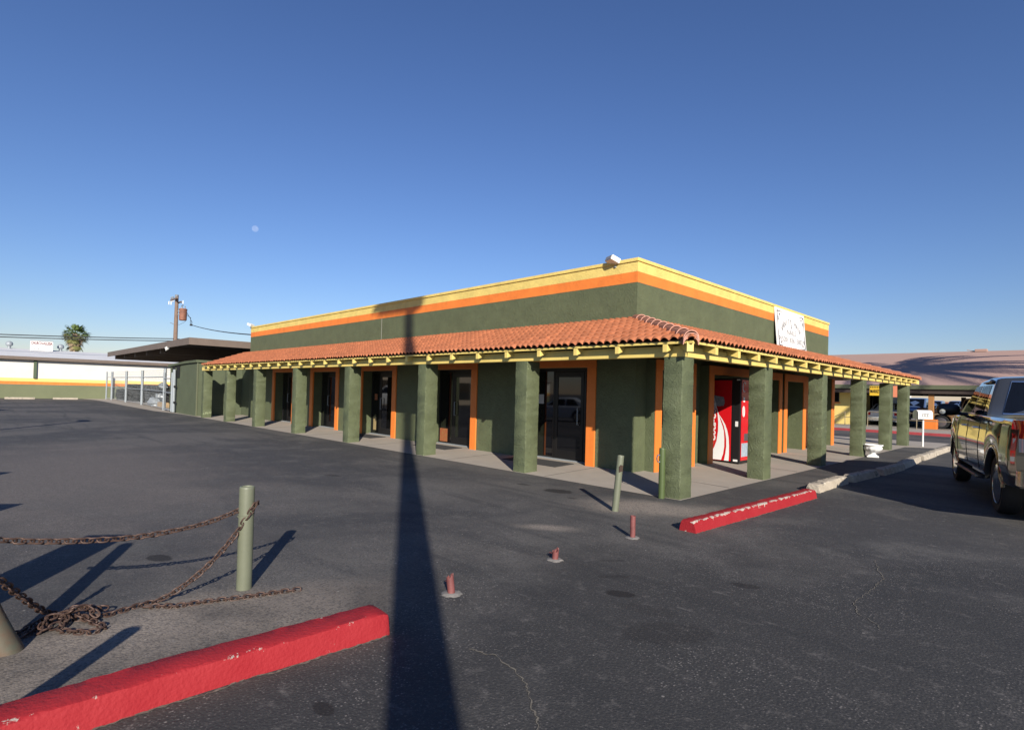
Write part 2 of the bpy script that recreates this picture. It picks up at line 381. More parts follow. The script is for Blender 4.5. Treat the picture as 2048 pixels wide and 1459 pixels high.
for x in (-3.0,-6.2,-10.1,-14.1,-18.0,-21.9): g.box(x-.008,x+.008,0.02,1.7,0.0075,0.0085, M=Matrix(((1,0,0,0),(0,1,0,0),(0,.0289,1,0.0015),(0,0,0,1))))
for y in (1.9,5.6,9.4,13.2): g.box(-1.95,-.02,y-.008,y+.008,0.0,0.001, M=Matrix(((1,0,0,0),(0,1,0,0),(-.018,0,1,0.010),(0,0,0,1))))
struct(g.build('walkway_joints', 'joint'))
g = MB(); g.poly([(-60,-0.9,0.005),(-55.65,-0.3,0.005),(-41.68,-0.48,0.005),(-33.87,-0.49,0.005),(-29.5,-0.02,0.005),(-27.0,0.0,0.005),(-27.0,14,0.005),(-60,14,0.005)])
struct(g.build('concrete_apron', 'concrete'))

# cracks: thin crumbly sand-coloured seams
MT['crack'] = mat('crack_sand', (0.155, 0.137, 0.108), 0.9, vary=(40, 0.4))
def crack(pts, wd):
    g = MB(); P = [Vector((x,y,0)) for x,y in pts]; dense = []
    for a, b in zip(P, P[1:]):
        k = max(2, int((b-a).length/0.02))
        for i in range(k): dense.append(a.lerp(b, i/k))
    L, R = [], []
    off = 0
    for i, p in enumerate(dense):
        t = dense[min(i+1,len(dense)-1)]-dense[max(i-1,0)]
        nn = Vector((-t.y,t.x,0)).normalized(); off = off*0.8+random.uniform(-.012,.012)
        ww = wd*random.uniform(0.15,1.0)
        L.append(p+nn*(off+ww)+Vector((0,0,.004))); R.append(p+nn*(off-ww)+Vector((0,0,.004)))
    g.loft([[a,b] for a,b in zip(L,R)], cap=False, closed=False)
    struct(g.build('pavement_crack', 'crack'))
crack([(1.73,-5.95),(1.904,-5.878),(2.061,-5.896),(2.258,-5.986),(2.44,-6.093),(2.558,-6.169),(2.665,-6.27),(2.80,-6.45)], .007)
crack([(3.037,-1.363),(3.245,-2.089),(3.237,-2.602),(3.214,-2.986),(3.29,-3.22),(3.411,-3.302),(3.506,-3.44)], .005)

# ------------------------------------------------------------------ the shop building
B = thing('shop_building', 'low green stucco shop with yellow and orange bands, red tiled arcade roof and square pillars', 'building', (0,0,0))
X1, Y1 = -2.05, 1.78; X0, Y2 = -24.82, 14.93
ZW = 2.62
frames = [(-5.55,-3.07),(-9.65,-7.17),(-13.74,-11.26),(-17.75,-15.27),(-21.77,-19.29)]
JW = 0.245; REC = 0.46
# wall with door recesses, as one plan outline extruded to the lintel height and a plain box above
out = [(X1,Y1)]
rf = [(2.21,4.0),(4.70,9.57),(9.78,11.75)]     # openings of the right side: frames (garage-like bays)
for a, b in frames:
    out += [(b-JW+.02,Y1),(b-JW+.02,Y1+REC),(a+JW-.02,Y1+REC),(a+JW-.02,Y1)]
out += [(X0,Y1),(X0,Y2),(X1,Y2)]
for a, b in reversed(rf):
    out += [(X1,b-JW),(X1-REC,b-JW),(X1-REC,a+JW),(X1,a+JW)]
g = MB(); g.prism(out, -0.02, 2.31); g.box(X0,X1,Y1,Y2,2.31,4.122)
g.build('wall', 'green', B)
g = MB(); g.box(X0-.002,X1+.002,Y1-.002,Y2+.002,4.122,4.353); g.build('orange_band', 'orange', B)
g = MB(); g.box(X0-.003,X1+.003,Y1-.003,Y2+.003,4.353,4.57); g.build('yellow_band', 'yellow', B)
g = MB(); g.box(X0-.03,X1+.03,Y1-.03,Y2+.03,4.57,4.645,0.008); g.build('parapet_cap', 'yellow', B)
# slab at the foot hides nothing: door frames stand proud of the wall
for a, b in frames:
    g = MB()
    for p, q in ((a,a+JW),(b-JW,b)): g.box(p,q,Y1-.035,Y1+.03,0.03,2.31,0.006)
    g.box(a,b,Y1-.035,Y1+.03,2.311,2.53,0.006)
    g.build('door_frame', 'orangewood', B)
for a, b in rf:
    g = MB()
    for p, q in ((a,a+JW),(b-JW,b)): g.box(X1+.232,X1+.262,p,q,0.0,2.27,0.004)
    g.box(X1+.232,X1+.262,a,b,2.271,2.49,0.004)
    g.build('door_frame', 'orangewood', B)
    g = MB()
    for p, q in ((a,a+JW),(b-JW,b)): g.box(X1-.02,X1+.23,p+.004,q-.004,-.02,2.27)
    g.box(X1-.02,X1+.23,a+.004,b-.004,2.272,2.486)
    g.build('door_surround', 'green', B)
# end post of the right side
g = MB(); g.box(X1+.232,X1+.262,14.60,14.90,0.0,2.5,0.004); g.build('door_frame', 'orangewood', B)
g = MB(); g.box(X1-.02,X1+.23,14.60,14.90,-.02,2.5); g.build('door_surround', 'green', B)
g = MB(); g.box(X1+.0,X1+.03,12.45,12.68,0.0,2.5,0.004); g.build('door_frame', 'orangewood', B)
# glazed shop doors in the recesses
def shop_door(a, b, side, leaf):
    y = Y1+REC-.03
    x0, x1 = a+JW, b-JW
    fr = MB()
    for xx in (x0,x1-.05): fr.box(xx,xx+.05,y-.05,y+.02,0.05,2.31,.004)
    fr.box(x0+.05,x1-.05,y-.05,y+.02,2.24,2.31,.004)
    l0, l1 = leaf
    fr.box(l0-.07,l0-.012,y-.05,y+.02,0.06,2.24,.004); fr.box(l1+.012,l1+.07,y-.05,y+.02,0.06,2.24,.004)
    D = fr.build('door', 'blackalu', B)
    lf = MB()
    for xx in (l0,l1-.09): lf.box(xx,xx+.09,y-.055,y-.01,0.085,2.23,.004)
    lf.box(l0+.09,l1-.09,y-.055,y-.01,2.10,2.23,.004); lf.box(l0+.09,l1-.09,y-.055,y-.01,0.085,0.30,.004)
    lf.build('door_leaf', 'blackalu', D)
    g = MB(); g.box(l0+.085,l1-.085,y-.04,y-.03,0.29,2.11); 
    for p, q in ((x0+.05,l0-.07),(l1+.07,x1-.05)):
        if q-p > .04: g.box(p,q,y-.03,y-.02,0.08,2.24)
    g.build('glass', 'glassdark', D)
    g = MB()
    hx = l1-.13 if side > 0 else l0+.13
    g.tube([(hx,y-.06,0.95),(hx,y-.115,0.95),(hx,y-.115,1.35),(hx,y-.06,1.35)], .014, 8)
    g.build('handle', 'galv', D, 40)
    g = MB(); g.box(x0+.02,x1-.02,y-.14,y+.02,0.056,0.078,.004); g.build('threshold', 'galv', D)
    return D
doors = []
for (a,b),sd_,lf in zip(frames,(1,-1,-1,-1,-1),((-4.62,-3.72),(-8.7,-7.62),(-12.9,-11.72),(-16.95,-15.9),(-20.95,-19.9))):
    doors.append(shop_door(a,b,sd_,lf))
# notices stuck on the glass
MT['notice'] = mat('red_notice', (0.35,0.06,0.03), 0.5, vary=(25,0.6,(0.30,0.25,0.08)))
MT['paper'] = mat('white_paper', (0.5,0.49,0.46), 0.6)
MT['ybrown'] = mat('tan_paper', (0.35,0.26,0.12), 0.6)
g = MB(); g.box(-9.36,-8.98,Y1+REC-.062,Y1+REC-.058,0.12,0.52); g.build('notice', 'notice', doors[1])
g = MB(); g.box(-5.22,-5.02,Y1+REC-.062,Y1+REC-.058,1.42,1.66); g.build('notice', 'paper', doors[0])
g = MB(); g.box(-13.35,-13.16,Y1+REC-.062,Y1+REC-.058,0.20,0.66); g.build('notice', 'ybrown', doors[2])
g = MB(); g.box(-13.30,-13.12,Y1+REC-.062,Y1+REC-.058,1.28,1.50); g.build('notice', 'notice', doors[2])
# entry mats
MT['mat'] = mat('mat_rubber', (0.045,0.043,0.043), 0.9, vary=(40,0.3), bump=(150,0.5,0.004))
for x0_, x1_, y0_, lb in ((-5.35,-3.62,1.06,'dark grey door mat at the nearest shop door'),(-9.3,-7.72,1.12,'dark grey door mat at the second shop door from the corner'),(-13.3,-11.78,1.16,'dark grey door mat at the shop door left of the pole shadow')):
    g = MB(); zz_ = lambda y: .006+(y+.03)*.0288
    g.loft([[Vector((x,y,zz_(y)+h_)) for x,y in ((x0_,y0_),(x1_,y0_),(x1_,1.74),(x0_,1.74))] for h_ in (.001,.014)]); tag(g.build('door_mat', 'mat'), lb, 'door mat', 'mats at the shop doors')
# painted service doors on the right side
g = MB(); g.box(X1-REC-.01,X1-REC+.04,9.78+JW+.03,11.75-JW-.03,0.05,2.27,.004); DD = g.build('door', 'green', B)
g = MB()
for i in range(5): g.box(X1-REC+.04,X1-REC+.055,9.78+JW+.15+i*.28,9.78+JW+.24+i*.28,0.12,2.2,.004)
g.build('door_panel', 'green', DD)
g = MB(); g.tube([(X1-REC+.05,11.25,1.0),(X1-REC+.11,11.25,1.0)], .03, 10); g.build('handle', 'chrome', DD, 40)
g = MB(); g.box(X1-REC-.01,X1-REC+.04,2.21+JW+.03,4.0-JW-.03,0.05,2.27,.004); DD = g.build('door', 'green', B)
g = MB(); g.tube([(X1-REC+.05,3.6,1.0),(X1-REC+.11,3.6,1.0)], .03, 10); g.build('handle', 'chrome', DD, 40)

# pillars
PH = 2.355; PA, PB = 0.345, 0.387
def pillar(x0, x1, y0, y1, z0=-0.02):
    g = MB(); 
    g.box(x0,x1,y0,y1,z0,PH)
    # subdivide and roughen the arrises a little
    bmesh.ops.bevel(g.bm, geom=[e for e in g.bm.edges if abs((e.verts[0].co-e.verts[1].co).z) > 1], offset=.012, segments=2, profile=.5, affect='EDGES')
    bmesh.ops.subdivide_edges(g.bm, edges=[e for e in g.bm.edges if abs((e.verts[0].co-e.verts[1].co).z) > 1], cuts=30)
    for v in g.bm.verts:
        if z0+.01 < v.co.z < PH-.01:
            v.co.x += random.uniform(-.004,.004); v.co.y += random.uniform(-.004,.004)
    cx_, cy_ = (x0+x1)/2, (y0+y1)/2
    vals = [1.0 if min(abs(v.co.x-x0),abs(v.co.x-x1))+min(abs(v.co.y-y0),abs(v.co.y-y1)) < .0095 else 0.0 for v in g.bm.verts]
    o = g.build('pillar', 'green', B, 40)
    at = o.data.attributes.new('edge', 'FLOAT', 'POINT'); at.data.foreach_set('value', vals); return o
for x in (0,-3.542,-7.149,-11.12,-15.0,-18.87,-22.45,-25.93): pillar(x-PA, x, 0, PB, -0.06)
for y in (3.492,7.265,11.17,14.77,17.67): pillar(-PA, 0, y, y+PB)

# ---- arcade roof
EY, EX = -0.215, 0.27; EZ, WZ = 2.60, 3.315
XL, YF = -25.55, 18.35                            # far ends of the eaves
slL = (WZ-EZ)/(Y1-EY); slR = (WZ-EZ)/(EX-X1)
def zroof(x, y): return min(EZ+(y-EY)*slL, EZ+(EX-x)*slR)
# beams
g = MB(); g.box(-26.3,.012,-.010,0.16,PH,2.535,.006); g.build('beam', 'yelwood', B)
g = MB(); g.box(-.13,.012,0.161,18.2,PH,2.535,.006); g.build('beam', 'yelwood', B)
# rafters: sloping timbers whose square tails show beyond the beam
def rafter_left(x):
    g = MB(); t = .035
    def z(y): return EZ-.045+(y-EY)*slL
    yy = (EY+.03, Y1 if x < X1 else EY+(EX-x)*(Y1-EY)/(EX-X1)-.03)
    pr = [(yy[0],z(yy[0])-.145),(yy[1],z(yy[1])-.145),(yy[1],z(yy[1])),(yy[0],z(yy[0]))]
    g.prism(pr, x-t*1.25, x+t*1.25, 'x'); bmesh.ops.bevel(g.bm, geom=g.bm.edges[:], offset=.004, segments=1, affect='EDGES')
    g.build('rafter', 'yelwood', B)
def rafter_right(y):
    g = MB(); t = .035
    def z(x): return EZ-.045+(EX-x)*slR
    k_ = EX-(y-EY)*(EX-X1)/(Y1-EY)+.03; k2 = EX-(YF-y)*(EX-X1)/(YF-Y2)+.03
    xx = (EX-.03, max(X1, k_ if y < Y1 else X1, k2 if y > Y2 else X1))
    pr = [(xx[1],z(xx[1])-.145),(xx[0],z(xx[0])-.145),(xx[0],z(xx[0])),(xx[1],z(xx[1]))]
    g.prism(pr, y-t*1.25, y+t*1.25, 'y'); bmesh.ops.bevel(g.bm, geom=g.bm.edges[:], offset=.004, segments=1, affect='EDGES')
    g.build('rafter', 'yelwood', B)
for i in range(27): rafter_left(-0.225-0.945*i)
for i in range(20): rafter_right(0.73+0.905*i)
# boards closing the gaps between the rafters above the right hand beam
g = MB(); g.box(-.075,-.045,.17,17.9,2.536,2.71,.003); g.build('blocking_board', 'yelwood', B)
# corner rafters along the hips
def hip_rafter(p, q):
    d = Vector((q[0]-p[0], q[1]-p[1], 0)).normalized(); s_ = Vector((-d.y,d.x,0))*.055
    g = MB(); P = Vector(p); Q = Vector(q); h = Vector((0,0,.15))
    loops = [[c-s_-h, c+s_-h, c+s_, c-s_] for c in (P, Q)]
    g.loft(loops); g.build('rafter', 'yelwood', B)
hip_rafter((EX-.06,EY+.06,EZ-.03),(X1,Y1,WZ-.05))
hip_rafter((EX-.06,YF-.06,EZ-.03),(X1,Y2,WZ-.05))
# boarding under the tiles
def slab(pts, th, name, mt):
    g = MB(); a = [Vector(p) for p in pts]; b = [p-Vector((0,0,th)) for p in a]
    g.loft([a, b]); return g.build(name, mt, B)
e = .04
slab([(XL,EY+e,EZ-.008+e*slL),(EX-e,EY+e,EZ-.008+e*slL),(X1,Y1,WZ-.008),(XL,Y1,WZ-.008)], .03, 'soffit', 'deck')
slab([(EX-e,EY+e,EZ-.008+e*slR),(EX-e,YF-e,EZ-.008+e*slR),(X1,Y2,WZ-.008),(X1,Y1,WZ-.008)], .03, 'soffit', 'deck')
slab([(EX-e,YF-e,EZ-.008),(-14,YF-e,EZ-.008),(-14,Y2,WZ-.008),(X1,Y2,WZ-.008)], .03, 'soffit', 'deck')
# thin yellow drip board along the eaves
g = MB(); g.box(XL,EX,EY+.03,EY+.055,EZ-.048,EZ-.012); g.build('eave_board', 'yelwood', B)
g = MB(); g.box(EX-.055,EX-.03,EY+.055,YF-.03,EZ-.048,EZ-.012); g.build('eave_board', 'yelwood', B)
# barrel tiles: courses of humps, each lifted over the course below
def tiles(u0, u1, Lv, frame, clips, name='tile_roof', per=0.162, nseg=8, course=0.29):
    """frame(u,v,h)->point; u along the eave, v up the slope"""
    g = MB(); lay = g.bm.verts.layers.float.new('tone'); nu = int((u1-u0)/per*nseg)
    us = [u0+(u1-u0)*i/nu for i in range(nu+1)]
    hs = [0.062*abs(math.sin(math.pi*(u-u0)/per))**0.8 for u in us]
    nc = int(math.ceil(Lv/course))
    rnd = random.Random(5)
    for c in range(nc):
        v0 = c*course-(.035 if c else 0); v1 = min((c+1)*course, Lv)
        jit = [rnd.gauss(0,.007) for _ in range(int(nu/nseg)+2)]
        A = []; Bq = []; Cq = []
        for i, (u, h) in enumerate(zip(us, hs)):
            j = jit[int(i/nseg)]
            A.append(g.bm.verts.new(frame(u, v0-.012+j-(.012 if c == 0 else 0), h+.006)))
            Bq.append(g.bm.verts.new(frame(u, v0+j, h+.042)))
            Cq.append(g.bm.verts.new(frame(u, v1, h+.004)))
        tones = [max(0,min(1,rnd.gauss(.5,.22))) for _ in range(int(nu/nseg)+2)]
        for i in range(nu+1):
            for L_ in (A, Bq, Cq): L_[i][lay] = tones[int(i/nseg)]
        for i in range(nu):
            g._f([A[i],A[i+1],Bq[i+1],Bq[i]]); g._f([Bq[i],Bq[i+1],Cq[i+1],Cq[i]])
    for co_, no in clips:
        bmesh.ops.bisect_plane(g.bm, geom=g.bm.verts[:]+g.bm.edges[:]+g.bm.faces[:], plane_co=co_, plane_no=no, clear_outer=True)
    return g.build(name, 'tile', B, 50, recalc=False)
cL = math.hypot(1, slL); LvL = (Y1-EY)*cL
nL = Vector((0,-slL,1)).normalized(); dL = Vector((0,1,slL)).normalized()
hipd = Vector((X1-EX, Y1-EY, 0)).normalized(); hipn = Vector((hipd.y,-hipd.x,0))   # points to +x side
if hipn.x < 0: hipn = -hipn
tiles(XL, EX+.3, LvL, lambda u,v,h: Vector((u,EY,EZ))+dL*v+nL*h, [(Vector((EX,EY,0)), hipn)])
cR = math.hypot(1, slR); LvR = (EX-X1)*cR
nR = Vector((slR,0,1)).normalized(); dR = Vector((-1,0,slR)).normalized()
hip2 = Vector((X1-EX, Y2-YF, 0)).normalized(); hip2n = Vector((-hip2.y,hip2.x,0))
if hip2n.y < 0: hip2n = -hip2n
tiles(EY-.3, YF+.3, LvR, lambda u,v,h: Vector((EX,u,EZ))+dR*v+nR*h, [(Vector((EX,EY,0)), -hipn),(Vector((EX,YF,0)), hip2n)])
slF = (WZ-EZ)/(YF-Y2); nF = Vector((0,slF,1)).normalized(); dF = Vector((0,-1,slF)).normalized(); LvF = (YF-Y2)*math.hypot(1,slF)
tiles(-13.5, EX+.3, LvF, lambda u,v,h: Vector((u,YF,EZ))+dF*v+nF*h, [(Vector((EX,YF,0)), -hip2n)])
# hip tiles: overlapping half barrels with pale mortar lips
def hip_tiles(P, Q, n, r, stack=0):
    P = Vector(P); Q = Vector(Q); d = (Q-P).normalized(); s_ = d.cross(Vector((0,0,1))).normalized(); up = s_.cross(d).normalized()
    L = (Q-P).length; st = L/n
    g = MB()
    def arc(c, rad, k=12, drop=.0):
        return [c+s_*rad*math.cos(math.pi*i/k)+up*(rad*1.02*math.sin(math.pi*i/k)-drop) for i in range(k+1)]
    def piece(p, ln, r0, r1, lift0, lift1):
        o0 = arc(p+up*lift0, r0); o1 = arc(p+d*ln+up*lift1, r1); i0 = arc(p+up*lift0, r0-.014); i1 = arc(p+d*ln+up*lift1, r1-.014)
        V = [[g.bm.verts.new(q) for q in a] for a in (o0,o1,i1,i0)]
        for k in range(len(o0)-1):
            g.mi = 0
            g._f([V[0][k],V[0][k+1],V[1][k+1],V[1][k]]); g._f([V[2][k],V[2][k+1],V[3][k+1],V[3][k]])
            g.mi = 1; g._f([V[3][k],V[3][k+1],V[0][k+1],V[0][k]]); g.mi = 0
    for i in range(n): piece(P+d*(st*i), st*1.12, r+.010, r-.004, .030, .010)
    for i in range(stack): piece(P-d*(.02)+up*(-.030*(i+1)+.02), .30, r+.012, r, .0, -.01)
    g.build('hip_ridge', ['ridge','mortar'], B, 40)
hip_tiles((EX-.04,EY+.04,EZ+.0),(X1+.0,Y1-.0,WZ-.02), 9, .120, 3)
hip_tiles((EX-.04,YF-.04,EZ+.0),(X1+.0,Y2,WZ-.02), 9, .115, 1)
MT['flash'] = mat('flashing', (0.30,0.29,0.26), 0.7, vary=(3,0.2))
g = MB(); g.box(XL,X1+.02,Y1-.035,Y1-.002,WZ+.0,WZ+.05); g.box(X1+.002,X1+.035,Y1+.02,Y2,WZ,WZ+.05); g.build('flashing', 'flash', B)
# fine vertical seam and pipe on the parapet wall
g = MB(); g.box(-12.32,-12.305,Y1-.006,Y1+.001,3.36,4.12); g.build('wall_seam', 'flash', B)
# ceiling strip light under the far end of the arcade
MT['fluoro'] = mat('light_cover', (0.6,0.55,0.5), 0.4)
g = MB(); g.box(-1.2,-1.0,13.6,14.8,2.44,2.52,.02); g.build('strip_light', 'fluoro', B)

# ---- flood lights on the parapet
def floodlight(loc, rz, label, k=1.0):
    t = thing('floodlight', label, 'floodlight', loc, rz, 'floodlights on the parapet'); t.scale = (.74,)*3
    g = MB(); prof = [(-.09,-.13),(.09,-.16),(.09,.14),(-.09,.10)]
    g.box(-.17*k,.17*k,-.15,.15,-.075,.075,.012, Matrix.Rotation(R_(-22),4,'X')); g.build('housing', 'white', t)
    g = MB(); g.box(-.15*k,.15*k,-.165,-.152,-.06,.06,.006, Matrix.Rotation(R_(-22),4,'X')); g.build('lens', 'lamp', t)
    g = MB(); g.tube([(0,.05,-.04),(0,.08,-.12),(0,.10,-.20)], .02, 8); g.box(-.05,.05,.05,.15,-.215,-.19,.004); g.build('bracket', 'galv', t)
    return t
floodlight((-2.66,Y1-.06,4.665), R_(-25), 'white floodlight on the parapet near the front corner of the green shop', 1.15)
floodlight((-24.75,Y1-.05,4.74), R_(-60), 'white floodlight at the far left end of the green shop parapet', 1.1)

# ---- white sign leaning on the upper wall
sg = thing('shop_sign', 'white square hair and nail salon sign with scrolled corners leaning on the green wall', 'sign', (0,0,0))
p00 = Vector((-1.70,9.00,3.37)); p01 = Vector((-1.985,9.35,4.60))
yv = Vector((0,1,0.0)); 
O_ = Vector((-1.90,9.36,3.29)); Yd = (Vector((-2.015,0,4.57))-Vector((-1.90,0,3.29))); H_ = Yd.length; W_ = 2.62
Xd = Vector((0,1,0)); Yd = Vector((Yd.x,0,Yd.z)).normalized()
Ms = basis(O_+Vector((0,.06,0)), Xd, Yd)
g = MB(); g.box(0,W_,0,H_,-.03,0,.004, Ms); g.build('board', 'white', sg)
g = MB()
word = 'VANITY HAIR'
adv = [.0]
for i, ch in enumerate(word):
    a = R_(62-124*i/(len(word)-1))
    rad = .86
    cx, cy = W_*.49+math.sin(-a)*rad*1.05, H_*.30+math.cos(a)*rad*.62
    if ch == ' ': g.build('lettering', 'text', sg); g = MB()
    if ch != ' ':
        g.text(ch, .27, Ms @ T((cx,cy,.004)) @ Matrix.Rotation(a*.45,4,'Z'), .002, offset=-.004)
g.build('lettering', 'text', sg); g = MB()
g.text('&', .22, Ms @ T((W_*.50,H_*.60,.004)), .002, offset=-.004)
g.build('lettering', 'text', sg); g = MB()
g.text('NAILS', .25, Ms @ T((W_*.49,H_*.435,.004)), .002, offset=-.005, width=.80)
g.build('lettering', 'text', sg); g = MB()
for wd_, cx_, ww_ in (('(520)', .235, .56), ('836', .495, .40), ('-', .615, .10), ('5002', .765, .54)):
    g.text(wd_, .24, Ms @ T((W_*cx_,H_*.24,.004)), .002, offset=-.004, width=ww_); g.build('lettering', 'text', sg); g = MB()
g.bm.free()
for sx in (0,1):
    for sy in (0,1):
        g = MB()
        Mc = Ms @ T((W_*sx+(.13 if not sx else -.13), H_*sy+(.10 if not sy else -.10), .004)) @ Matrix.Diagonal((1 if not sx else -1, 1 if not sy else -1, 1, 1))
        def sp(pts, r): g.tube([Mc @ Vector((*p,0)) for p in pts], r, 5)
        g.prism([(0,0),(.16,0),(.05,.02),(.02,.05),(0,.34)], 0, .003)
        for v in g.bm.verts: v.co = Mc @ v.co
        sp([(.0,.0),(.32,.0),(.42,.02)], [.016,.008,.003]); sp([(.0,.0),(.0,.42),(.015,.55)], [.018,.010,.003])
        sp([(.06+.075*(1-.08*k)*math.cos(k*.7), .22+.08*(1-.08*k)*math.sin(k*.7)) for k in range(11)], .009)
        sp([(.20+.05*(1-.08*k)*math.cos(k*.7), .09+.05*(1-.08*k)*math.sin(k*.7)) for k in range(11)], .008)
        g.build('corner_scroll', 'text', sg)

# ---- vending machine in the first bay of the right side
vm = thing('vending_machine', 'red and black drinks vending machine with white swoosh standing in the orange framed bay', 'vending machine', (0,0,0))
vx0, vx1, vxd, vy0, vy1, vz0, vz1 = -2.28, -1.56, -1.34, 5.46, 6.46, 0.075, 2.20
g = MB(); g.box(vx0,vx1,vy0,vy1,vz0,vz1,.008); 
for (xx,yy) in ((vx0+.08,vy0+.08),(vx1-.08,vy0+.08),(vx0+.08,vy1-.08),(vx1-.08,vy1-.08)): g.lathe([(.03,.02),(.03,vz0)], 10, T((xx,yy,0)))
body = g.build('cabinet', 'black', vm)
g = MB(); g.box(vx1+.004,vxd,vy0-.012,vy1+.012,vz0-.02,vz1+.01,.012)
dr = g.build('door', 'black', vm)
g = MB(); g.box(vx0+.02,vx1-.01,vy0-.006,vy0-.0,vz0+.02,vz1-.06); side = g.build('side_panel', 'red', body)
PW, PHt = vx1-.01-(vx0+.02), vz1-.06-(vz0+.02)
def nrm(X, Y):
    t = (Y-205)/1085.0
    xl = 185-37*t; wd = 215+15*t
    s_ = (X-xl)/wd
    # the visible strip is the outer 0.56 m of the panel
    return Vector((vx1-.01-.50+s_*.50, vy0-.0085, vz0+.02+PHt*(1-t)))
MT['cream'] = mat('white_graphic', (0.85,0.84,0.82), 0.25, coat=0.3)
g = MB()
A = [(176,210),(176,330),(186,430),(205,540),(232,660),(238,780),(234,900),(215,1030),(185,1120),(148,1190),(120,1250),(120,1285)]
Bq = [(181,210),(183,330),(196,430),(216,540),(244,660),(268,760),(290,830),(304,900),(308,1000),(306,1100),(292,1200),(266,1285)]
g.loft([[nrm(*a),nrm(*b)] for a,b in zip(A,Bq)], cap=False, closed=False)
A2 = [(246,672),(275,740),(303,820),(322,920),(330,1000),(330,1100),(318,1200),(301,1288)]
B2 = [(249,672),(284,730),(318,800),(343,880),(358,970),(363,1080),(362,1200),(356,1290)]
g.loft([[nrm(*a),nrm(*b)] for a,b in zip(A2,B2)], cap=False, closed=False)
g.build('swoosh', 'cream', body, recalc=True)
MT['ice'] = mat('ice_graphic', (0.16,0.16,0.18), 0.3, vary=(18,0.8,(0.45,0.42,0.45)))
g = MB(); g.poly([nrm(*p)+Vector((0,.0012,0)) for p in ((195,408),(250,420),(305,432),(318,500),(305,550),(240,560),(190,540),(165,510),(170,440))]); g.build('ice_picture', 'ice', body)
g = MB(); p = nrm(181,770)
g.text('Coca-Cola', .22, basis(p+Vector((-.01,-.002,-.02)), (0,0,1), (-1,0,0)), .001, shear=.35, offset=.006, width=.98)
g.build('script_lettering', 'cream', body)
MT['drops'] = mat('drops_graphic', (0.62,0.02,0.015), 0.3, wear=(60,0.60,(0.75,0.45,0.40)))
g = MB(); g.poly([nrm(*p)+Vector((0,.0022,0)) for p in ((140,900),(195,960),(215,1020),(190,1100),(150,1150),(120,1180),(120,900))]); g.build('droplets', 'drops', body)
# front of the door, facing the car park
g = MB(); g.box(vxd,vxd+.012,vy0+.04,vy1-.04,vz0+.05,vz1-.04,.004); fp = g.build('front_panel', 'red', dr)
g = MB()
def oval(cy, cz, ry, rz, x0, w):
    g.tube([(x0, cy+ry*math.cos(a*math.pi/12), cz+rz*math.sin(a*math.pi/12)) for a in range(24)], w, 6, closed=True)
oval(vy0+.155,1.36,.055,.13,vxd+.013,.010)
g.box(vxd+.012,vxd+.018,vy0+.145,vy0+.165,1.27,1.45)
g.tube([(vxd+.013, vy0+.17+.09*math.cos(a), 1.98+.12*math.sin(a)) for a in [0.6+i*.35 for i in range(14)]], [.012]*14, 6)
g.box(vxd+.012,vxd+.018,vy0+.12,vy0+.20,1.60,1.72,.01)
g.build('front_marks', 'cream', dr)
MT['icebl'] = mat('ice_blue_graphic', (0.22,0.33,0.42), 0.3, vary=(14,0.7,(0.62,0.60,0.62)))
g = MB(); g.box(vxd+.012,vxd+.015,vy0+.06,vy1-.06,.22,.56); g.build('ice_picture', 'icebl', dr)
g = MB(); g.box(vx1+.10,vx1+.17,vy0-.018,vy0-.011,.98,1.11); g.box(vx1+.06,vx1+.17,vy0-.018,vy0-.011,.10,.15); g.box(vx1+.12,vx1+.20,vy0-.018,vy0-.011,2.14,2.17); g.build('sticker', 'white', dr)
MT['slot'] = mat('coin_slot', (0.3,0.3,0.31), 0.3, 0.8)
g = MB(); g.box(vxd+.01,vxd+.03,vy1-.26,vy1-.10,1.0,1.5,.006); g.build('coin_panel', 'slot', dr)
g = MB(); g.box(vxd+.01,vxd+.03,vy0+.2,vy1-.2,.62,.80,.006); g.build('delivery_flap', 'slot', dr)
# ------------------------------------------------------------------ bollards, chains, kerbs
def pipe_post(name, mt, base, h, r, tilt=(0,0), hole=True):
    """hollow capped pipe from below ground"""
    g = MB()
    prof = [(r,-.05),(r,h*.3),(r,h*.6),(r,h-.02),(r*.97,h-.004),(r*.9,h),(r*.78,h),(r*.76,h-.012),(0.004,h-.014)]
    M = T(base) @ Matrix(((1,0,tilt[0],0),(0,1,tilt[1],0),(0,0,1,0),(0,0,0,1)))
    g.lathe(prof, 28, M)
    return g
b = thing('bollard', 'pale green pipe bollard holding two rusty chains beside the open asphalt', 'bollard', (-.342,-6.659,0), 0, 'pipe bollards')
g = pipe_post('post', 'bollard', (0,0,0), .852, .060); g.build('post', 'bollard', b, 40)
g = MB(); g.box(-.03,.0,-.064,-.052,.60,.61); g.lathe([(.0625,.615),(.0635,.622),(.0625,.63)], 24); g.build('weld_seam', 'bollard', b, 40)
b = thing('bollard', 'corroded green bollard leaning out of the left edge above the heap of chain', 'bollard', (-.150,-8.125,0), 0, 'pipe bollards')
g = MB(); M = Matrix(((1,0,-.16,0),(0,1,-.36,0),(0,0,1,0),(0,0,0,1)))
g.lathe([(.083,-.05),(.080,.03),(.072,.12),(.066,.25),(.064,.5),(.064,1.12),(.055,1.14),(.05,1.125),(.004,1.12)], 28, M); g.build('post', 'bollardrust', b, 40)
b = thing('bollard', 'short leaning pale green bollard with a torn side in front of the arcade', 'bollard', (-.187,-1.55,0), 0, 'pipe bollards')
g = pipe_post('post', 'bollard', (0,0,0), .81, .050, (.045,.075)); g.build('post', 'bollard', b, 40)
MT['hole'] = mat('torn_hole', (0.05,0.03,0.02), 0.9)
g = MB()
Mh = T((.045*.62+.046,.075*.62-.028,.62)) @ Matrix.Rotation(R_(60),4,'Z')
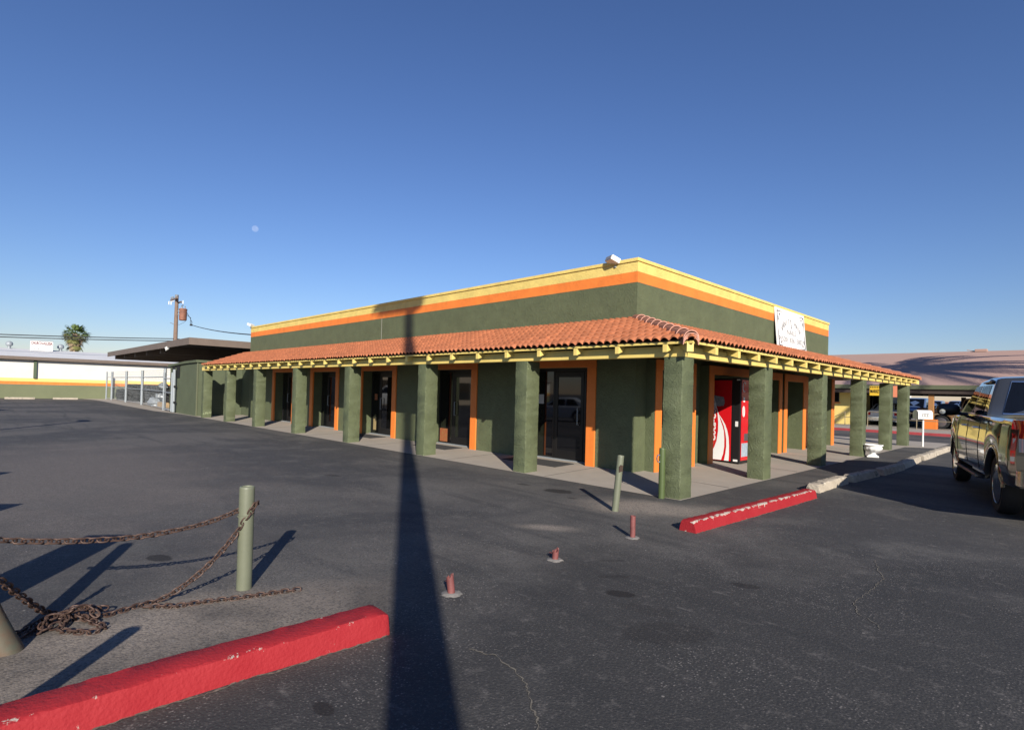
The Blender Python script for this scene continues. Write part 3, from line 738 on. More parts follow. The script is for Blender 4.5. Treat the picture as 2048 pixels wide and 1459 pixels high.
g.prism([(-.03,-.05),(.03,-.03),(.025,.02),(.035,.045),(-.005,.06),(-.03,.03)], -.006, .006, 'y')
for v in g.bm.verts: v.co = Mh @ v.co
g.build('torn_hole', 'hole', b)
b = thing('bollard', 'dark green bollard with a metal ring standing against the corner pillar', 'bollard', (-.285,-.085,0), 0, 'pipe bollards')
g = pipe_post('post', 'bollarddark', (0,0,0), .835, .052); g.build('post', 'bollarddark', b, 40)
g = MB(); 
cc = Vector((-.030,-.060,.66)); ax = Vector((.75,-.6,0)).normalized(); tt = Vector((.6,.75,0)).normalized()
g.tube([cc+ tt*(.032*math.cos(a*math.pi/10))+Vector((0,0,.062*math.sin(a*math.pi/10))) for a in range(20)], .010, 8, closed=True); g.build('ring', 'chrome', b, 40)

def stub(base, h, tilt, label, torn=False, r=.032):
    t = thing('pipe_stub', label, 'pipe stub', base, 0, 'sawn off red posts')
    g = MB()
    seg = 20; rings = []
    for k, z in enumerate((-.02, h*.4, h*.8, h)):
        ring = []
        for i in range(seg):
            a = 2*math.pi*i/seg
            zz = z + (h*.16*math.sin(a*1.0+1.0)+random.uniform(-.01,.01)*2 if k == 3 and torn else 0)
            ring.append(Vector((r*math.cos(a)+tilt[0]*zz, r*math.sin(a)+tilt[1]*zz, zz)))
        rings.append(ring)
    inner = [Vector((p.x*.8+tilt[0]*p.z*.2, p.y*.8+tilt[1]*p.z*.2, p.z)) for p in rings[-1]]
    inner2 = [p-Vector((0,0,.05)) for p in inner]
    g.loft(rings+[inner, inner2], cap=False); g.poly([p for p in inner2]); g.build('pipe', 'stub', t, 50)
    g = MB()
    pr = []
    for i in range(26):
        a = 2*math.pi*i/26; rr = .085*(1+random.uniform(-.16,.12)); pr.append((rr*math.cos(a)*1.0, rr*math.sin(a)))
    top = [(x*.8,y*.8,.014) for x,y in pr]; bot = [(x,y,.002) for x,y in pr]
    g.loft([bot, top]); g.build('collar', 'grout', t, 40)
    if torn:
        g = MB(); g.box(-.075,-.02,-.012,.012,h*.62,h*.66,.002); g.build('bent_tab', 'stub', t)
    return t
stub((.874,-5.421,0), .145, (-.14,-.05), 'torn red pipe stub with a bent tab nearest the front red kerb', True)
stub((.812,-4.034,0), .098, (.04,.02), 'shortest red pipe stub, middle of the three in a row', True)
stub((.835,-2.656,0), .262, (-.01,.01), 'tall thin red pipe stub between the leaning bollard and red kerb')

# chain links along a path
def chain(g, pts, pitch=.046, ln=.068, wd=.042, r=.0066):
    P = [Vector(p) for p in pts]
    # resample a smooth Catmull-Rom path
    Q = []
    for i in range(len(P)-1):
        p0, p1, p2, p3 = P[max(i-1,0)], P[i], P[i+1], P[min(i+2,len(P)-1)]
        for k in range(16):
            t = k/16
            Q.append(.5*((2*p1)+(p2-p0)*t+(2*p0-5*p1+4*p2-p3)*t*t+(3*p1-p0-3*p2+p3)*t**3))
    Q.append(P[-1])
    d = 0; out = [(Q[0], (Q[1]-Q[0]).normalized())]
    for a, b in zip(Q, Q[1:]):
        L = (b-a).length
        while d + L >= pitch:
            t = (pitch-d)/L; a = a.lerp(b, t); L = (b-a).length; d = 0
            out.append((a.copy(), (b-a).normalized() if L > 1e-6 else out[-1][1]))
        d += L
    for i, (c, t) in enumerate(out):
        s_ = t.cross(Vector((0,0,1)))
        if s_.length < .1: s_ = Vector((1,0,0))
        s_.normalize(); n_ = s_.cross(t).normalized()
        ang = (i % 2)*math.pi/2 + .6 + random.uniform(-.25,.25)
        s2 = s_*math.cos(ang)+n_*math.sin(ang)
        lp = []
        for k in range(12):
            a = 2*math.pi*k/12
            lx = math.copysign(max(abs(math.cos(a)),0),math.cos(a))*wd/2 ; ly = math.sin(a)*wd/2 + math.copysign((ln-wd)/2, math.sin(a)) if abs(math.sin(a)) > 1e-6 else 0
            lp.append(c + s2*lx + t*ly)
        g.tube(lp, r, 6, closed=True)
g = MB(); chain(g, [(-.36,-6.715,.655),(-.374,-6.927,.590),(-.389,-7.136,.557),(-.409,-7.396,.540),(-.429,-7.636,.551),(-.454,-7.914,.582),(-.479,-8.168,.63),(-.40,-8.45,.74)])
tag(g.build('chain', 'rust', None, 40), 'rusty chain strung high between the pale bollard and the left edge', 'chain', 'rusty chains')
g = MB()
chain(g, [(-.40,-6.64,.66),(-.36,-6.60,.685),(-.30,-6.59,.71),(-.272,-6.62,.70),(-.285,-6.655,.63),(-.308,-6.70,.55),(-.323,-6.74,.475),(-.352,-6.851,.329),(-.38,-6.986,.188),(-.414,-7.149,.07),(-.441,-7.276,.016),(-.449,-7.34,.012),(-.40,-7.506,.012),(-.383,-7.627,.012),(-.443,-7.762,.012),(-.50,-7.88,.014),(-.40,-7.98,.013),(-.30,-8.05,.012)])
chain(g, [(-.449,-7.60,.045),(-.52,-7.70,.05),(-.56,-7.76,.05),(-.48,-7.78,.06),(-.38,-7.72,.03),(-.24,-7.66,.012),(-.14,-7.64,.012),(-.11,-7.71,.012),(-.19,-7.79,.012),(-.28,-7.86,.013),(-.40,-7.82,.05),(-.44,-7.90,.06),(-.36,-7.95,.03),(-.32,-7.95,.02),(-.36,-7.85,.03)])
chain(g, [(-.36,-7.66,.05),(-.40,-7.70,.09),(-.38,-7.78,.10),(-.44,-7.82,.07),(-.5,-7.90,.04),(-.44,-8.03,.015),(-.36,-8.10,.012)])
tag(g.build('chain', 'rust', None, 40), 'heavy rusty chain sagging from the pale bollard to a tangled heap on the asphalt', 'chain', 'rusty chains')
g = MB(); chain(g, [(.02,-8.24,.60),(-.05,-8.19,.49),(-.069,-8.176,.471),(-.25,-8.071,.304),(-.427,-7.969,.146),(-.56,-7.89,.05),(-.62,-7.85,.02)])
tag(g.build('chain', 'rust', None, 40), 'short rusty chain dropping steeply from the left edge into the tangled heap', 'chain', 'rusty chains')
g = MB(); chain(g, [(-.36,-7.34,.012),(-.30,-7.24,.012),(-.247,-7.186,.012),(-.212,-7.025,.012),(-.141,-6.831,.012),(-.077,-6.625,.012),(-.04,-6.48,.012),(.001,-6.344,.012)])
tag(g.build('chain', 'rust', None, 40), 'loose end of rusty chain lying flat on the asphalt below the pale bollard', 'chain', 'rusty chains')

# kerbs
def kerb(name, path_front, width, h, mt, label, group, inset=.045, jag=0.0, weark=1.0):
    """path_front: foot of the face nearest the car park, swept; body lies to the left of travel (towards the building)"""
    P = [Vector((x,y,0)) for x,y in path_front]; dense = []
    for i in range(len(P)-1):
        p0, p1, p2, p3 = P[max(i-1,0)], P[i], P[i+1], P[min(i+2,len(P)-1)]
        n = max(2, int((p2-p1).length/.06))
        for k in range(n):
            t = k/n; dense.append(.5*((2*p1)+(p2-p0)*t+(2*p0-5*p1+4*p2-p3)*t*t+(3*p1-p0-3*p2+p3)*t**3))
    dense.append(P[-1])
    g = MB(); loops = []; evals = []
    N = len(dense)
    for i, p in enumerate(dense):
        t = dense[min(i+1,N-1)]-dense[max(i-1,0)]; t.normalize(); nn = Vector((-t.y,t.x,0))
        k = random.uniform(-1,1)*jag
        ee = .015 if i in (0,N-1) else 0
        pr = [(0,-.02),(inset*.3,h*.3),(inset*.7,h*.80),(inset*.85,h*.945-ee),(inset*1.15+.006,h-ee),(width*.5,h-ee),(width-inset*1.0-.006,h-ee),(width-inset*.75,h*.93-ee),(width-inset*.4,h*.5),(width,-.02)]
        ed = (.55,.25,.55,1.0,1.0,0.0,.6,.7,0.2,.5); evals += [e_ if i not in (0,N-1) else max(e_,.5) for e_ in ed]
        loops.append([p+nn*(a+random.uniform(-jag,jag))+Vector((0,0,z+(random.uniform(-jag,jag) if z > 0 else 0))) for a, z in pr])
    # end faces lean a little
    g.loft(loops)
    o = g.build(name, mt, None, 35)
    at = o.data.attributes.new('edge', 'FLOAT', 'POINT'); at.data.foreach_set('value', [v*weark for v in evals]); return tag(o, label, 'kerb', group)
kerb('painted_kerb', [(1.13,-9.9),(1.165,-8.6),(1.16,-7.84),(1.158,-7.4),(1.190,-6.7),(1.205,-6.22)], .285, .145, 'kerbred', 'long red painted kerb across the lower left foreground', 'red kerbs', .036, .004, .88)
kerb('painted_kerb', [(1.235,-1.85),(1.31,-.3),(1.415,2.19)], .245, .145, 'kerbred', 'straight red kerb with flaking paint in front of the corner pillar', 'red kerbs', .048, .0045, 1.45)
segs = [((1.275,2.80),(1.29,4.60)),((1.33,4.85),(1.44,6.48)),((1.49,6.72),(1.56,8.46)),((1.53,8.74),(1.44,11.48)),((1.46,11.78),(1.47,13.72)),((1.44,14.05),(1.46,17.2))]
lab = ['bare concrete kerb block just beyond the end of the right hand red kerb','concrete kerb block in the pickup shadow, the nearer of two','concrete kerb block in the pickup shadow, the farther of two','chipped concrete kerb block beside the white urn','concrete kerb block between the white urn and the mailbox','farthest concrete kerb block, beyond the mailbox']
for (a, b_), lb in zip(segs, lab):
    m_ = ((a[0]+b_[0])/2+random.uniform(-.01,.01),(a[1]+b_[1])/2)
    kerb('concrete_kerb', [a, m_, b_], .25, .15, 'kerbconc', lb, 'bare concrete kerb blocks', .045, .009)

# grit gathered along the foot of the painted kerbs
for pts in ([(1.14,-9.6),(1.172,-8.6),(1.166,-7.84),(1.164,-7.4),(1.197,-6.7),(1.212,-6.22)], [(1.24,-1.87),(1.318,-.3),(1.423,2.2)]):
    crack(pts, .013)

# urn and mailbox
t = thing('urn_planter', 'white fluted urn planter standing by an arcade pillar', 'planter', (.22,11.42,0.004), R_(15))
g = MB()
seg = 36
def urn_ring(r, z, fl):
    return [Vector((r*(1+fl*abs(math.sin(a*6)))*math.cos(a), r*(1+fl*abs(math.sin(a*6)))*math.sin(a), z)) for a in [2*math.pi*i/seg for i in range(seg)]]
prof = [(.105,.075,0),(.075,.10,0),(.072,.125,0),(.11,.15,.05),(.18,.19,.10),(.225,.245,.12),(.235,.295,.10),(.225,.325,.02),(.265,.345,0),(.275,.37,0),(.268,.385,0),(.235,.385,0),(.215,.33,0),(.17,.30,0)]
g.loft([urn_ring(*p) for p in prof]); g.build('bowl', 'white', t, 50)
g = MB(); g.box(-.155,.155,-.155,.155,0,.045,.008); g.prism([(-.11,-.11),(.11,-.11),(.11,.11),(-.11,.11)], .045,.078); g.build('foot', 'white', t)
g = MB(); g.lathe([(.17,.305),(.10,.32),(.02,.33)], 20); g.build('soil', 'deck', t, 40)
t = thing('mailbox', 'white domed mailbox on a thin white post at the end of the walkway', 'mailbox', (.44,18.03,0), 0)
g = MB(); g.tube([(0,0,0),(0,0,1.12)], .033, 12); g.build('post', 'white', t, 40)
g = MB()
W_, L_ = .15, .52
pr = [(-W_,1.08),(W_,1.08)]+[(W_*math.cos(a),1.27+W_*math.sin(a)) for a in [math.pi*i/12 for i in range(13)]]
g.prism(pr, -L_/2, L_/2, 'y'); o = g.build('box', 'white', t, 35); o.rotation_euler = (0,0,R_(-46))
g = MB(); g.prism([(x*1.05,1.06+(z-1.08)*1.05+.01) for x, z in pr], -L_/2-.03, -L_/2-.002, 'y'); d_ = g.build('door', 'white', t, 35); d_.rotation_euler = (0,0,R_(-46))
MT['plate'] = mat('number_plate', (0.10,0.09,0.085), 0.5, vary=(60,0.5))
g = MB(); g.box(W_,W_+.004,-.14,.12,1.16,1.29); o = g.build('number_plate', 'plate', t); o.rotation_euler = (0,0,R_(-46))
g = MB()
for i in range(4): g.box(W_+.004,W_+.006,-.115+i*.06,-.085+i*.06,1.18,1.27)
o = g.build('numerals', 'white', t); o.rotation_euler = (0,0,R_(-46))
# ------------------------------------------------------------------ vehicles
MT['paint_pewter'] = mat('pewter_paint', (0.155,0.146,0.122), 0.14, 0.85, coat=1.0)
MT['paint_brown'] = mat('brown_paint', (0.27,0.165,0.085), 0.3, 0.2, coat=0.6)
MT['paint_white'] = mat('white_car_paint', (0.72,0.72,0.70), 0.25, coat=0.6)
MT['paint_blue'] = mat('blue_car_paint', (0.10,0.15,0.27), 0.25, 0.3, coat=0.8)
MT['paint_silver'] = mat('silver_car_paint', (0.38,0.42,0.48), 0.25, 0.5, coat=0.8)
MT['carglass'] = mat('car_glass', (0.008,0.009,0.011), 0.02, spec=1.0)
MT['taillamp'] = mat('red_lamp', (0.50,0.008,0.012), 0.12, coat=1.0)
MT['clearlamp'] = mat('clear_lamp', (0.55,0.55,0.55), 0.1, coat=1.0)
MT['well'] = mat('wheel_well', (0.006,0.006,0.006), 0.9)
def sm(a, b, x):
    t = max(0, min(1, (x-a)/(b-a))); return t*t*(3-2*t)
def vehicle(root, P, paint):
    """P: L0,L1 rear/front y (rear axle at 0), W half width, wb, r tyre, sill, belt(y), cab (rear y, roof rear y, roof front y, windscreen foot y), roof z, bed flag, doors"""
    L0, L1, W, wb, r = P['L0'], P['L1'], P['W'], P['wb'], P['r']
    sill, belt, roof = P['sill'], P['belt'], P['roof']
    ar = r*1.22
    def arch(y):
        z = sill + P.get('lift_end', .12)*(sm(.25*(L1-wb), 0, L1-y)+sm(.7, 0, y-L0)) * 1.0
        for c in (0, wb):
            d = abs(y-c)
            if d < ar: z = max(z, r + math.sqrt(max(ar*ar-d*d, 0))*1.0)
        return z
    def top(y):
        return belt(y)
    def hw(y):
        return W*(1 - .10*sm(.55, 0, L1-y) - .05*sm(1.4, .3, L1-y) - .055*sm(.35, 0, y-L0))
    ys = set()
    n = int((L1-L0)/.07)
    for i in range(n+1): ys.add(round(L0+(L1-L0)*i/n, 4))
    for c in (0, wb):
        for k in range(-14, 15): ys.add(round(c+ar*math.sin(k/14*math.pi/2)*.9999, 4))
        ys.add(round(c-ar-.002,4)); ys.add(round(c+ar+.002,4))
    ys |= set(round(v,4) for v in P.get('extra', []))
    ys = sorted(y for y in ys if L0 <= y <= L1)
    bed = P.get('bed')
    g = MB(); loops = []
    tt = [0, .06, .2, .4, .55, .62, .70, .85, .95, 1.0]
    bul = [.955, .975, .99, 1.0, 1.0, .992, .985, .975, .955, .93]
    def section(y, forcebed=None):
        zb, zt, h = arch(y), top(y), hw(y)
        side = [(h*bl, zb+(zt-zb)*t) for t, bl in zip(tt, bul)]
        inb = bed and (y < bed if forcebed is None else forcebed)
        if inb: tp = [(h*.86, zt+.0), (h*.80, zt-.02), (h*.78, P['floor']), (0, P['floor'])]
        else: tp = [(h*.86, zt+.018), (h*.6, zt+.035), (h*.3, zt+.042), (0, zt+.045)]
        half = side+tp
        return [Vector((x,y,z)) for x,z in half] + [Vector((-x,y,z)) for x,z in half[-2::-1]]
    for y in ys:
        if bed and abs(y-bed) < 1e-3:
            loops.append(section(y, True)); loops.append(section(y+.004, False))
        else: loops.append(section(y))
    g.loft(loops)
    if bed:   # tailgate inner wall
        g.box(-W*.80, W*.80, L0+.005, L0+.09, P['floor'], belt(L0)-.004)
    body = g.build('body', paint, root, 38)
    # dark inner tub and wheel wells
    g = MB(); g.box(-W*.80, W*.80, L0+.25, L1-.3, sill-.02, min(P.get('floor',.75),.75) if bed else sill+.30)
    g.build('underbody', 'well', root)
    # cab
    yr0, yr1, yf1, yf0 = P['cab']; zb = P['cabz']
    g = MB(); loops = []
    cys = sorted(set([yr0, yr0+(yr1-yr0)*.35, yr0+(yr1-yr0)*.7, yr1, yr1+.08, yr1+.25, (yr1+yf1)/2, yf1-.25, yf1-.08, yf1, yf1+(yf0-yf1)*.15, yf1+(yf0-yf1)*.4, yf1+(yf0-yf1)*.7, yf0]))
    def roofz(y):
        if y < yr1: return zb + (roof-.03-zb)*max(.03,(y-yr0)/(yr1-yr0))
        if y > yf1: return max(zb+.03, roof-.04-(roof-.04-zb)*((y-yf1)/(yf0-yf1))**1.05)
        return roof-.03*sm(.3,0,y-yr1)-.04*sm(.6,0,yf1-y)
    wbt, wrf = P.get('cabw', (.915,.74))
    def cx(y, z): 
        t = max(0, min(1, (z-zb)/(roof-zb))); return hw(y)*(wbt+(wrf-wbt)*(t**1.15))
    for y in cys:
        rz_ = roofz(y); h = rz_-zb
        s_ = [(cx(y, zb+h*t), zb+h*t) for t in (0,.2,.4,.6,.78,.90)]
        ex = cx(y, zb+h*.95)
        s_ += [(ex-.015, zb+h*.96), (ex-.05, zb+h*.99), (ex-.12, rz_+.004), (ex*.5, rz_+.018), (0, rz_+.022)]
        loops.append([Vector((x,y,z)) for x,z in s_]+[Vector((-x,y,z)) for x,z in s_[-2::-1]])
    g.loft(loops); cab = g.build('cab', paint, root, 40)
    # glass: side panes follow the cab side
    def pane(y0, y1, z0, z1, name='window', cut0=0, cut1=0, par=None, trim=None):
        for sgn in (1,-1):
            g = MB(); rows = []
            q = [(y0,z0),(y1,z0),(y1-cut1,z1),(y0+cut0,z1)]
            for k in range(5):
                t = k/4; ya = q[0][0]+(q[3][0]-q[0][0])*t; yb = q[1][0]+(q[2][0]-q[1][0])*t; zz = z0+(z1-z0)*t
                rows.append([Vector((sgn*(cx(ya+(yb-ya)*i/6, zz)+.006), ya+(yb-ya)*i/6, zz)) for i in range(7)])
            g.loft(rows, cap=False, closed=False)
            bmesh.ops.solidify(g.bm, geom=g.bm.faces[:], thickness=.004)
            w_ = g.build(name, 'carglass', par or root, 40)
            if trim:
                g = MB(); pts = rows[0]+[r_[-1] for r_ in rows[1:]]+rows[-1][::-1][1:]+[r_[0] for r_ in rows[::-1][1:-1]]
                g.tube(pts, .011, 6, closed=True); g.build('trim', trim, w_, 40)
    for q in P['panes']: pane(*q[:4], cut0=q[4], cut1=q[5], trim=q[6] if len(q) > 6 else None)
    def endglass(name, pts, trim=None):
        g = MB(); g.poly(pts); bmesh.ops.solidify(g.bm, geom=g.bm.faces[:], thickness=.005)
        w_ = g.build(name, 'carglass', root)
        if trim: 
            g = MB(); g.tube(pts, .013, 6, closed=True); g.build('trim', trim, w_, 40)
    # windscreen
    a, b_ = .10, .92
    def fp(t, k): 
        y = yf0+(yf1-yf0)*t; z = roofz(y); return Vector((k*(cx(y,z)-.09), y+.012, z+.014+.006))
    endglass('windscreen', [fp(a,-1),fp(a,1),fp(b_,1),fp(b_,-1)])
    def rp(t, k):
        y = yr0+(yr1-yr0)*t; z = zb+(roof-.03-zb)*t; return Vector((k*(cx(y,z)-P.get('rearinset',.13)), y-.012, z+.004))
    endglass('rear_window', [rp(P.get('rg0',.08),-1),rp(.90,-1),rp(.90,1),rp(P.get('rg0',.08),1)], P.get('reartrim'))
    # wheels
    for sgn in (1,-1):
        for c in (0, wb):
            wh = bpy.data.objects.new('wheel', None); COL.objects.link(wh); wh.parent = root
            wh.location = (sgn*(W-.125-P.get('inset',.03)), c, r); wh.rotation_euler = (0, R_(90)*sgn, 0)
            key = (root.name, 'tyre')
            if 'tyre' not in P:
                g = MB(); rr = P.get('rim', r*.66)
                g.lathe([(rr,-.11),(r*.93,-.125),(r*.985,-.10),(r,-.06),(r,.06),(r*.985,.10),(r*.93,.125),(rr,.11),(rr*.97,.0)], 40)
                ty = g.build('tyre', 'rubber', wh, 40); P['tyre'] = ty
                g = MB(); g.lathe([(rr*1.0,.118),(rr*.95,.122),(rr*.90,.10),(rr*.87,.03),(rr*.80,.01),(.02,.01)], 40)
                for k in range(5):
                    M = Matrix.Rotation(2*math.pi*k/5, 4, 'Z')
                    for off in (-.13,.13):
                        g.box(.05, rr*.93, -.035, .035, .05, .095, .012, M @ Matrix.Rotation(off,4,'Z'))
                g.lathe([(.075,.02),(.075,.10),(.06,.118),(.01,.12)], 20)
                P['rimo'] = g.build('rim', P.get('rimmat','chrome'), wh, 35)
            else:
                for k in ('tyre','rimo'):
                    d_ = P[k].copy(); COL.objects.link(d_); d_.parent = wh
    # lamps and bumpers
    zt = belt(L0)
    for sgn in (1,-1):
        z0, z1, dep = P['tail']
        g = MB(); loops = []
        for k in range(7):
            z = z0+(z1-z0)*k/6; ins = .02*math.sin(math.pi*k/6)
            h = hw(L0)*.985
            h2 = hw(L0+dep)*.995
            bl = .975
            loops.append([Vector((sgn*(h2*bl+.004),L0+dep*(.7+.3*math.sin(math.pi*k/6)),z)), Vector((sgn*(h*bl+.015),L0+.05,z)), Vector((sgn*(h*bl-.03),L0-.015-ins*.3,z)), Vector((sgn*(h*bl-.16),L0-.02,z)), Vector((sgn*(h*bl-.16),L0+.06,z)), Vector((sgn*(h*bl-.05),L0+.12,z))])
        g.loft(loops); tl = g.build('taillight', 'taillamp', root, 50)
        g = MB(); zc = z0-.16
        if P.get('backlamp'):
            g.loft([[v+Vector((0,0,-(z1-z0)*.75)) for v in loops[0]], [v-Vector((0,0,.004)) for v in loops[0]]]); g.build('reversing_lamp', 'clearlamp', tl, 40)
        else: g.bm.free()
        g = MB(); zf = belt(L1)-.12
        g.box(sgn*hw(L1)*.55, sgn*hw(L1)*.97, L1-.14, L1+.012, zf-.16, zf, .02); g.build('headlight', 'clearlamp', root, 40)
    g = MB(); z0, z1 = P['bumper']
    h = hw(L0)
    g.loft([[Vector((x,y,z)) for z in (z0, z0+.03, (z0+z1)/2, z1-.03, z1)] for x, y in ((-h*1.0,L0+.18),(-h*1.0,L0+.0),(-h*.93,L0-.09),(-h*.5,L0-.13),(0,L0-.14),(h*.5,L0-.13),(h*.93,L0-.09),(h*1.0,L0+.0),(h*1.0,L0+.18))], cap=False, closed=False)
    bmesh.ops.solidify(g.bm, geom=g.bm.faces[:], thickness=.02)
    g.build('rear_bumper', P.get('bumpmat', 'chrome'), root, 50)
    g = MB(); h = hw(L1)
    g.loft([[Vector((x,y,z)) for z in (z0, (z0+z1)/2, z1)] for x, y in ((-h*1.0,L1-.25),(-h*.98,L1-.02),(-h*.85,L1+.07),(0,L1+.11),(h*.85,L1+.07),(h*.98,L1-.02),(h*1.0,L1-.25))], cap=False, closed=False)
    bmesh.ops.solidify(g.bm, geom=g.bm.faces[:], thickness=.02)
    g.build('front_bumper', P.get('bumpmat', 'chrome'), root, 50)
    return hw, arch, cx
def belt_pickup(bedz, cabz, hoodz, ybed, yhood, L1):
    def f(y):
        if y < ybed: return bedz
        if y < yhood: return cabz
        return cabz-(cabz-hoodz)*sm(yhood, yhood+.15, y)-.16*sm(L1-.75, L1, y)
    return f
# silver pickup in the right foreground
s = 1.14
PK = dict(L0=-1.22*s, L1=4.66*s, W=1.005*s, wb=3.70*s, r=.452, sill=.47*s, roof=1.93*s, bed=.80*s, floor=.88*s,
          belt=belt_pickup(1.315*s, 1.315*s, 1.27*s, .80*s, 2.95*s, 4.66*s), cab=(.84*s, 1.12*s, 2.35*s, 3.25*s), cabz=1.32*s,
          panes=[(1.17*s,1.98*s,1.35*s,1.80*s,.14,.02),(2.06*s,2.98*s,1.35*s,1.80*s,.02,.52)],
          inset=.07, tail=(1.09*s,1.31*s,.26), bumper=(.52*s,.70*s), rim=.315, rimmat='chrome', backlamp=True, reartrim='chrome', rg0=.06, rearinset=.20, extra=[.80*s,2.95*s,3.1*s], lift_end=.02)
tr = thing('pickup_truck', 'silver grey pickup truck parked at the right edge with its tail towards the viewer', 'pickup truck', (0,0,0))
hwf, archf, cxf = vehicle(tr, PK, 'paint_pewter')
# flared arch lips, door seams, handles, mirrors, running board
g_r = PK['r']*1.22
def bodyx(y, z):
    zt_ = [0,.06,.2,.4,.55,.62,.70,.85,.95,1.0]; bl = [.955,.975,.99,1.0,1.0,.992,.985,.975,.955,.93]
    zb = PK['sill'] if abs(y) > g_r and abs(y-PK['wb']) > g_r else archf(y)
    t = max(0, min(1, (z-zb)/(1.315*s-zb)))
    for i in range(9):
        if zt_[i] <= t <= zt_[i+1]: return hwf(y)*(bl[i]+(bl[i+1]-bl[i])*(t-zt_[i])/(zt_[i+1]-zt_[i]))
    return hwf(y)*.93
for sgn in (1,-1):
    for c in (0, PK['wb']):
        g = MB(); pts = []
        for k in range(-1, 26):
            a = math.pi*(k-.0)/24 if 0 <= k <= 24 else None
            if a is None: continue
            y = c - g_r*1.03*math.cos(a); z = PK['r'] + g_r*1.03*math.sin(a)
            pts.append(Vector((sgn*(hwf(y)*.995+.012), y, z)))
        loops = []
        for k in range(29):
            a = math.pi*(k/28*.98+.01); ca, sa = -math.cos(a), math.sin(a)
            def P_(q, o):
                y, z = c+g_r*q*ca, PK['r']+g_r*q*sa
                return Vector((sgn*(bodyx(y, z)+o), y, z))
            loops.append([P_(.975,-.03), P_(.975,.022), P_(1.03,.030), P_(1.10,.016), P_(1.13,-.006)])
        g.loft(loops, cap=False, closed=False); g.build('fender_flare', 'paint_pewter', tr, 60)
    def seam(pts, w_=.006, nm='door_seam', mt='black'):
        g = MB(); g.tube([Vector((sgn*x,y,z)) for x,y,z in pts], w_, 6); return g.build(nm, mt, tr)
    for ysm in (.985*s, 2.02*s, 2.96*s):
        pts = []
        for k in range(11):
            t = k/10; z = PK['sill']+.06+(1.30*s-PK['sill']-.06)*t
            zt_ = [0,.06,.2,.4,.55,.62,.70,.85,.95,1.0]; bl = [.955,.975,.99,1.0,1.0,.992,.985,.975,.955,.93]
            tz = (z-archf(ysm))/(1.315*s-archf(ysm)); tz = max(0,min(1,tz))
            for i in range(9):
                if zt_[i] <= tz <= zt_[i+1]:
                    q = bl[i]+(bl[i+1]-bl[i])*(tz-zt_[i])/(zt_[i+1]-zt_[i])
            pts.append((hwf(ysm)*q+.001, ysm, z))
        seam(pts)
    pts = [(cxf(y_, 1.80*s)+.004-.02*abs(i-3)/6*0, y_, 1.835*s) for i, y_ in enumerate([1.1*s+i*.2*s for i in range(7)])]
    # upright black pillar between the two side windows
    g = MB(); g.loft([[Vector((sgn*(cxf(y_, z)+.008), y_, z)) for y_ in (1.985*s, 2.055*s)] for z in (1.35*s,1.5*s,1.65*s,1.80*s)], cap=False, closed=False); g.build('window_pillar', 'black', tr)
    for yh in (1.12*s, 2.16*s):
        g = MB(); xx = hwf(yh)*.985; z = 1.13*s
        g.tube([(sgn*(xx-.01),yh,z),(sgn*(xx+.045),yh+.02,z),(sgn*(xx+.045),yh+.18,z),(sgn*(xx-.01),yh+.20,z)], .014, 8); g.build('door_handle', 'chrome', tr, 40)
    mr = None
    g = MB(); x0 = hwf(2.55*s)*.93
    loops = []
    for (dx, k) in ((.10,.55),(.14,.85),(.24,1.0),(.36,1.0),(.44,.88),(.475,.55)):
        loops.append([Vector((sgn*(x0+dx), 2.60*s+.085*k*math.cos(a), 1.385*s+.125*k*math.sin(a))) for a in [2*math.pi*i/14 for i in range(14)]])
    g.loft(loops); mr = g.build('mirror', 'black', tr, 60)
    g = MB(); g.tube([(sgn*(x0-.04),2.62*s,1.31*s),(sgn*(x0+.06),2.62*s,1.31*s),(sgn*(x0+.16),2.61*s,1.33*s)], .035, 8); g.build('mirror_arm', 'black', mr, 40)
    g = MB(); g.lathe([(.052,0),(.05,.006),(.0,.007)], 16, T((sgn*(x0+.39),2.60*s-.088,1.345*s)) @ Matrix.Rotation(R_(90),4,'X')); g.build('mirror_glass', 'chrome', mr, 40)
    g = MB(); g.box(sgn*(PK['W']-.13), sgn*(PK['W']+.03), .78*s, 2.95*s, .375*s, .405*s, .012); g.tube([(sgn*(PK['W']+.032),.8*s,.39*s),(sgn*(PK['W']+.032),2.93*s,.39*s)], .012, 6); g.build('running_board', 'black', tr)
    g = MB(); g.tube([(sgn*(PK['W']+.034),1.0*s,.412*s),(sgn*(PK['W']+.034),2.7*s,.412*s)], .010, 6); g.build('step_trim', 'mortar', tr)
    # black roof handle, as on the photo, above the rear door
    g = MB(); yy = [1.22*s,1.30*s,1.45*s,1.75*s,1.95*s]
    g.tube([Vector((sgn*(cxf(y_,1.84*s)+.018), y_, 1.845*s+(.02 if i in (1,) else 0))) for i, y_ in enumerate(yy)], [.03,.034,.022,.018,.012], 8); g.build('rain_guard', 'black', tr, 50)
g = MB(); g.tube([Vector((x, .90*s+.10, 1.915*s)) for x in (-.25,.25)], .02, 8); g.build('brake_lamp', 'black', tr)
g = MB(); g.box(-.28,.28,PK['L0']-.012,PK['L0']+.002,1.12*s,1.20*s,.006); g.build('tailgate_handle', 'black', tr)
TA = R_(13.6)
tr.location = (3.59+math.cos(TA)*(PK['W']-.0), 3.285+math.sin(TA)*(PK['W']-.0), 0); tr.rotation_euler = (0,0,TA)
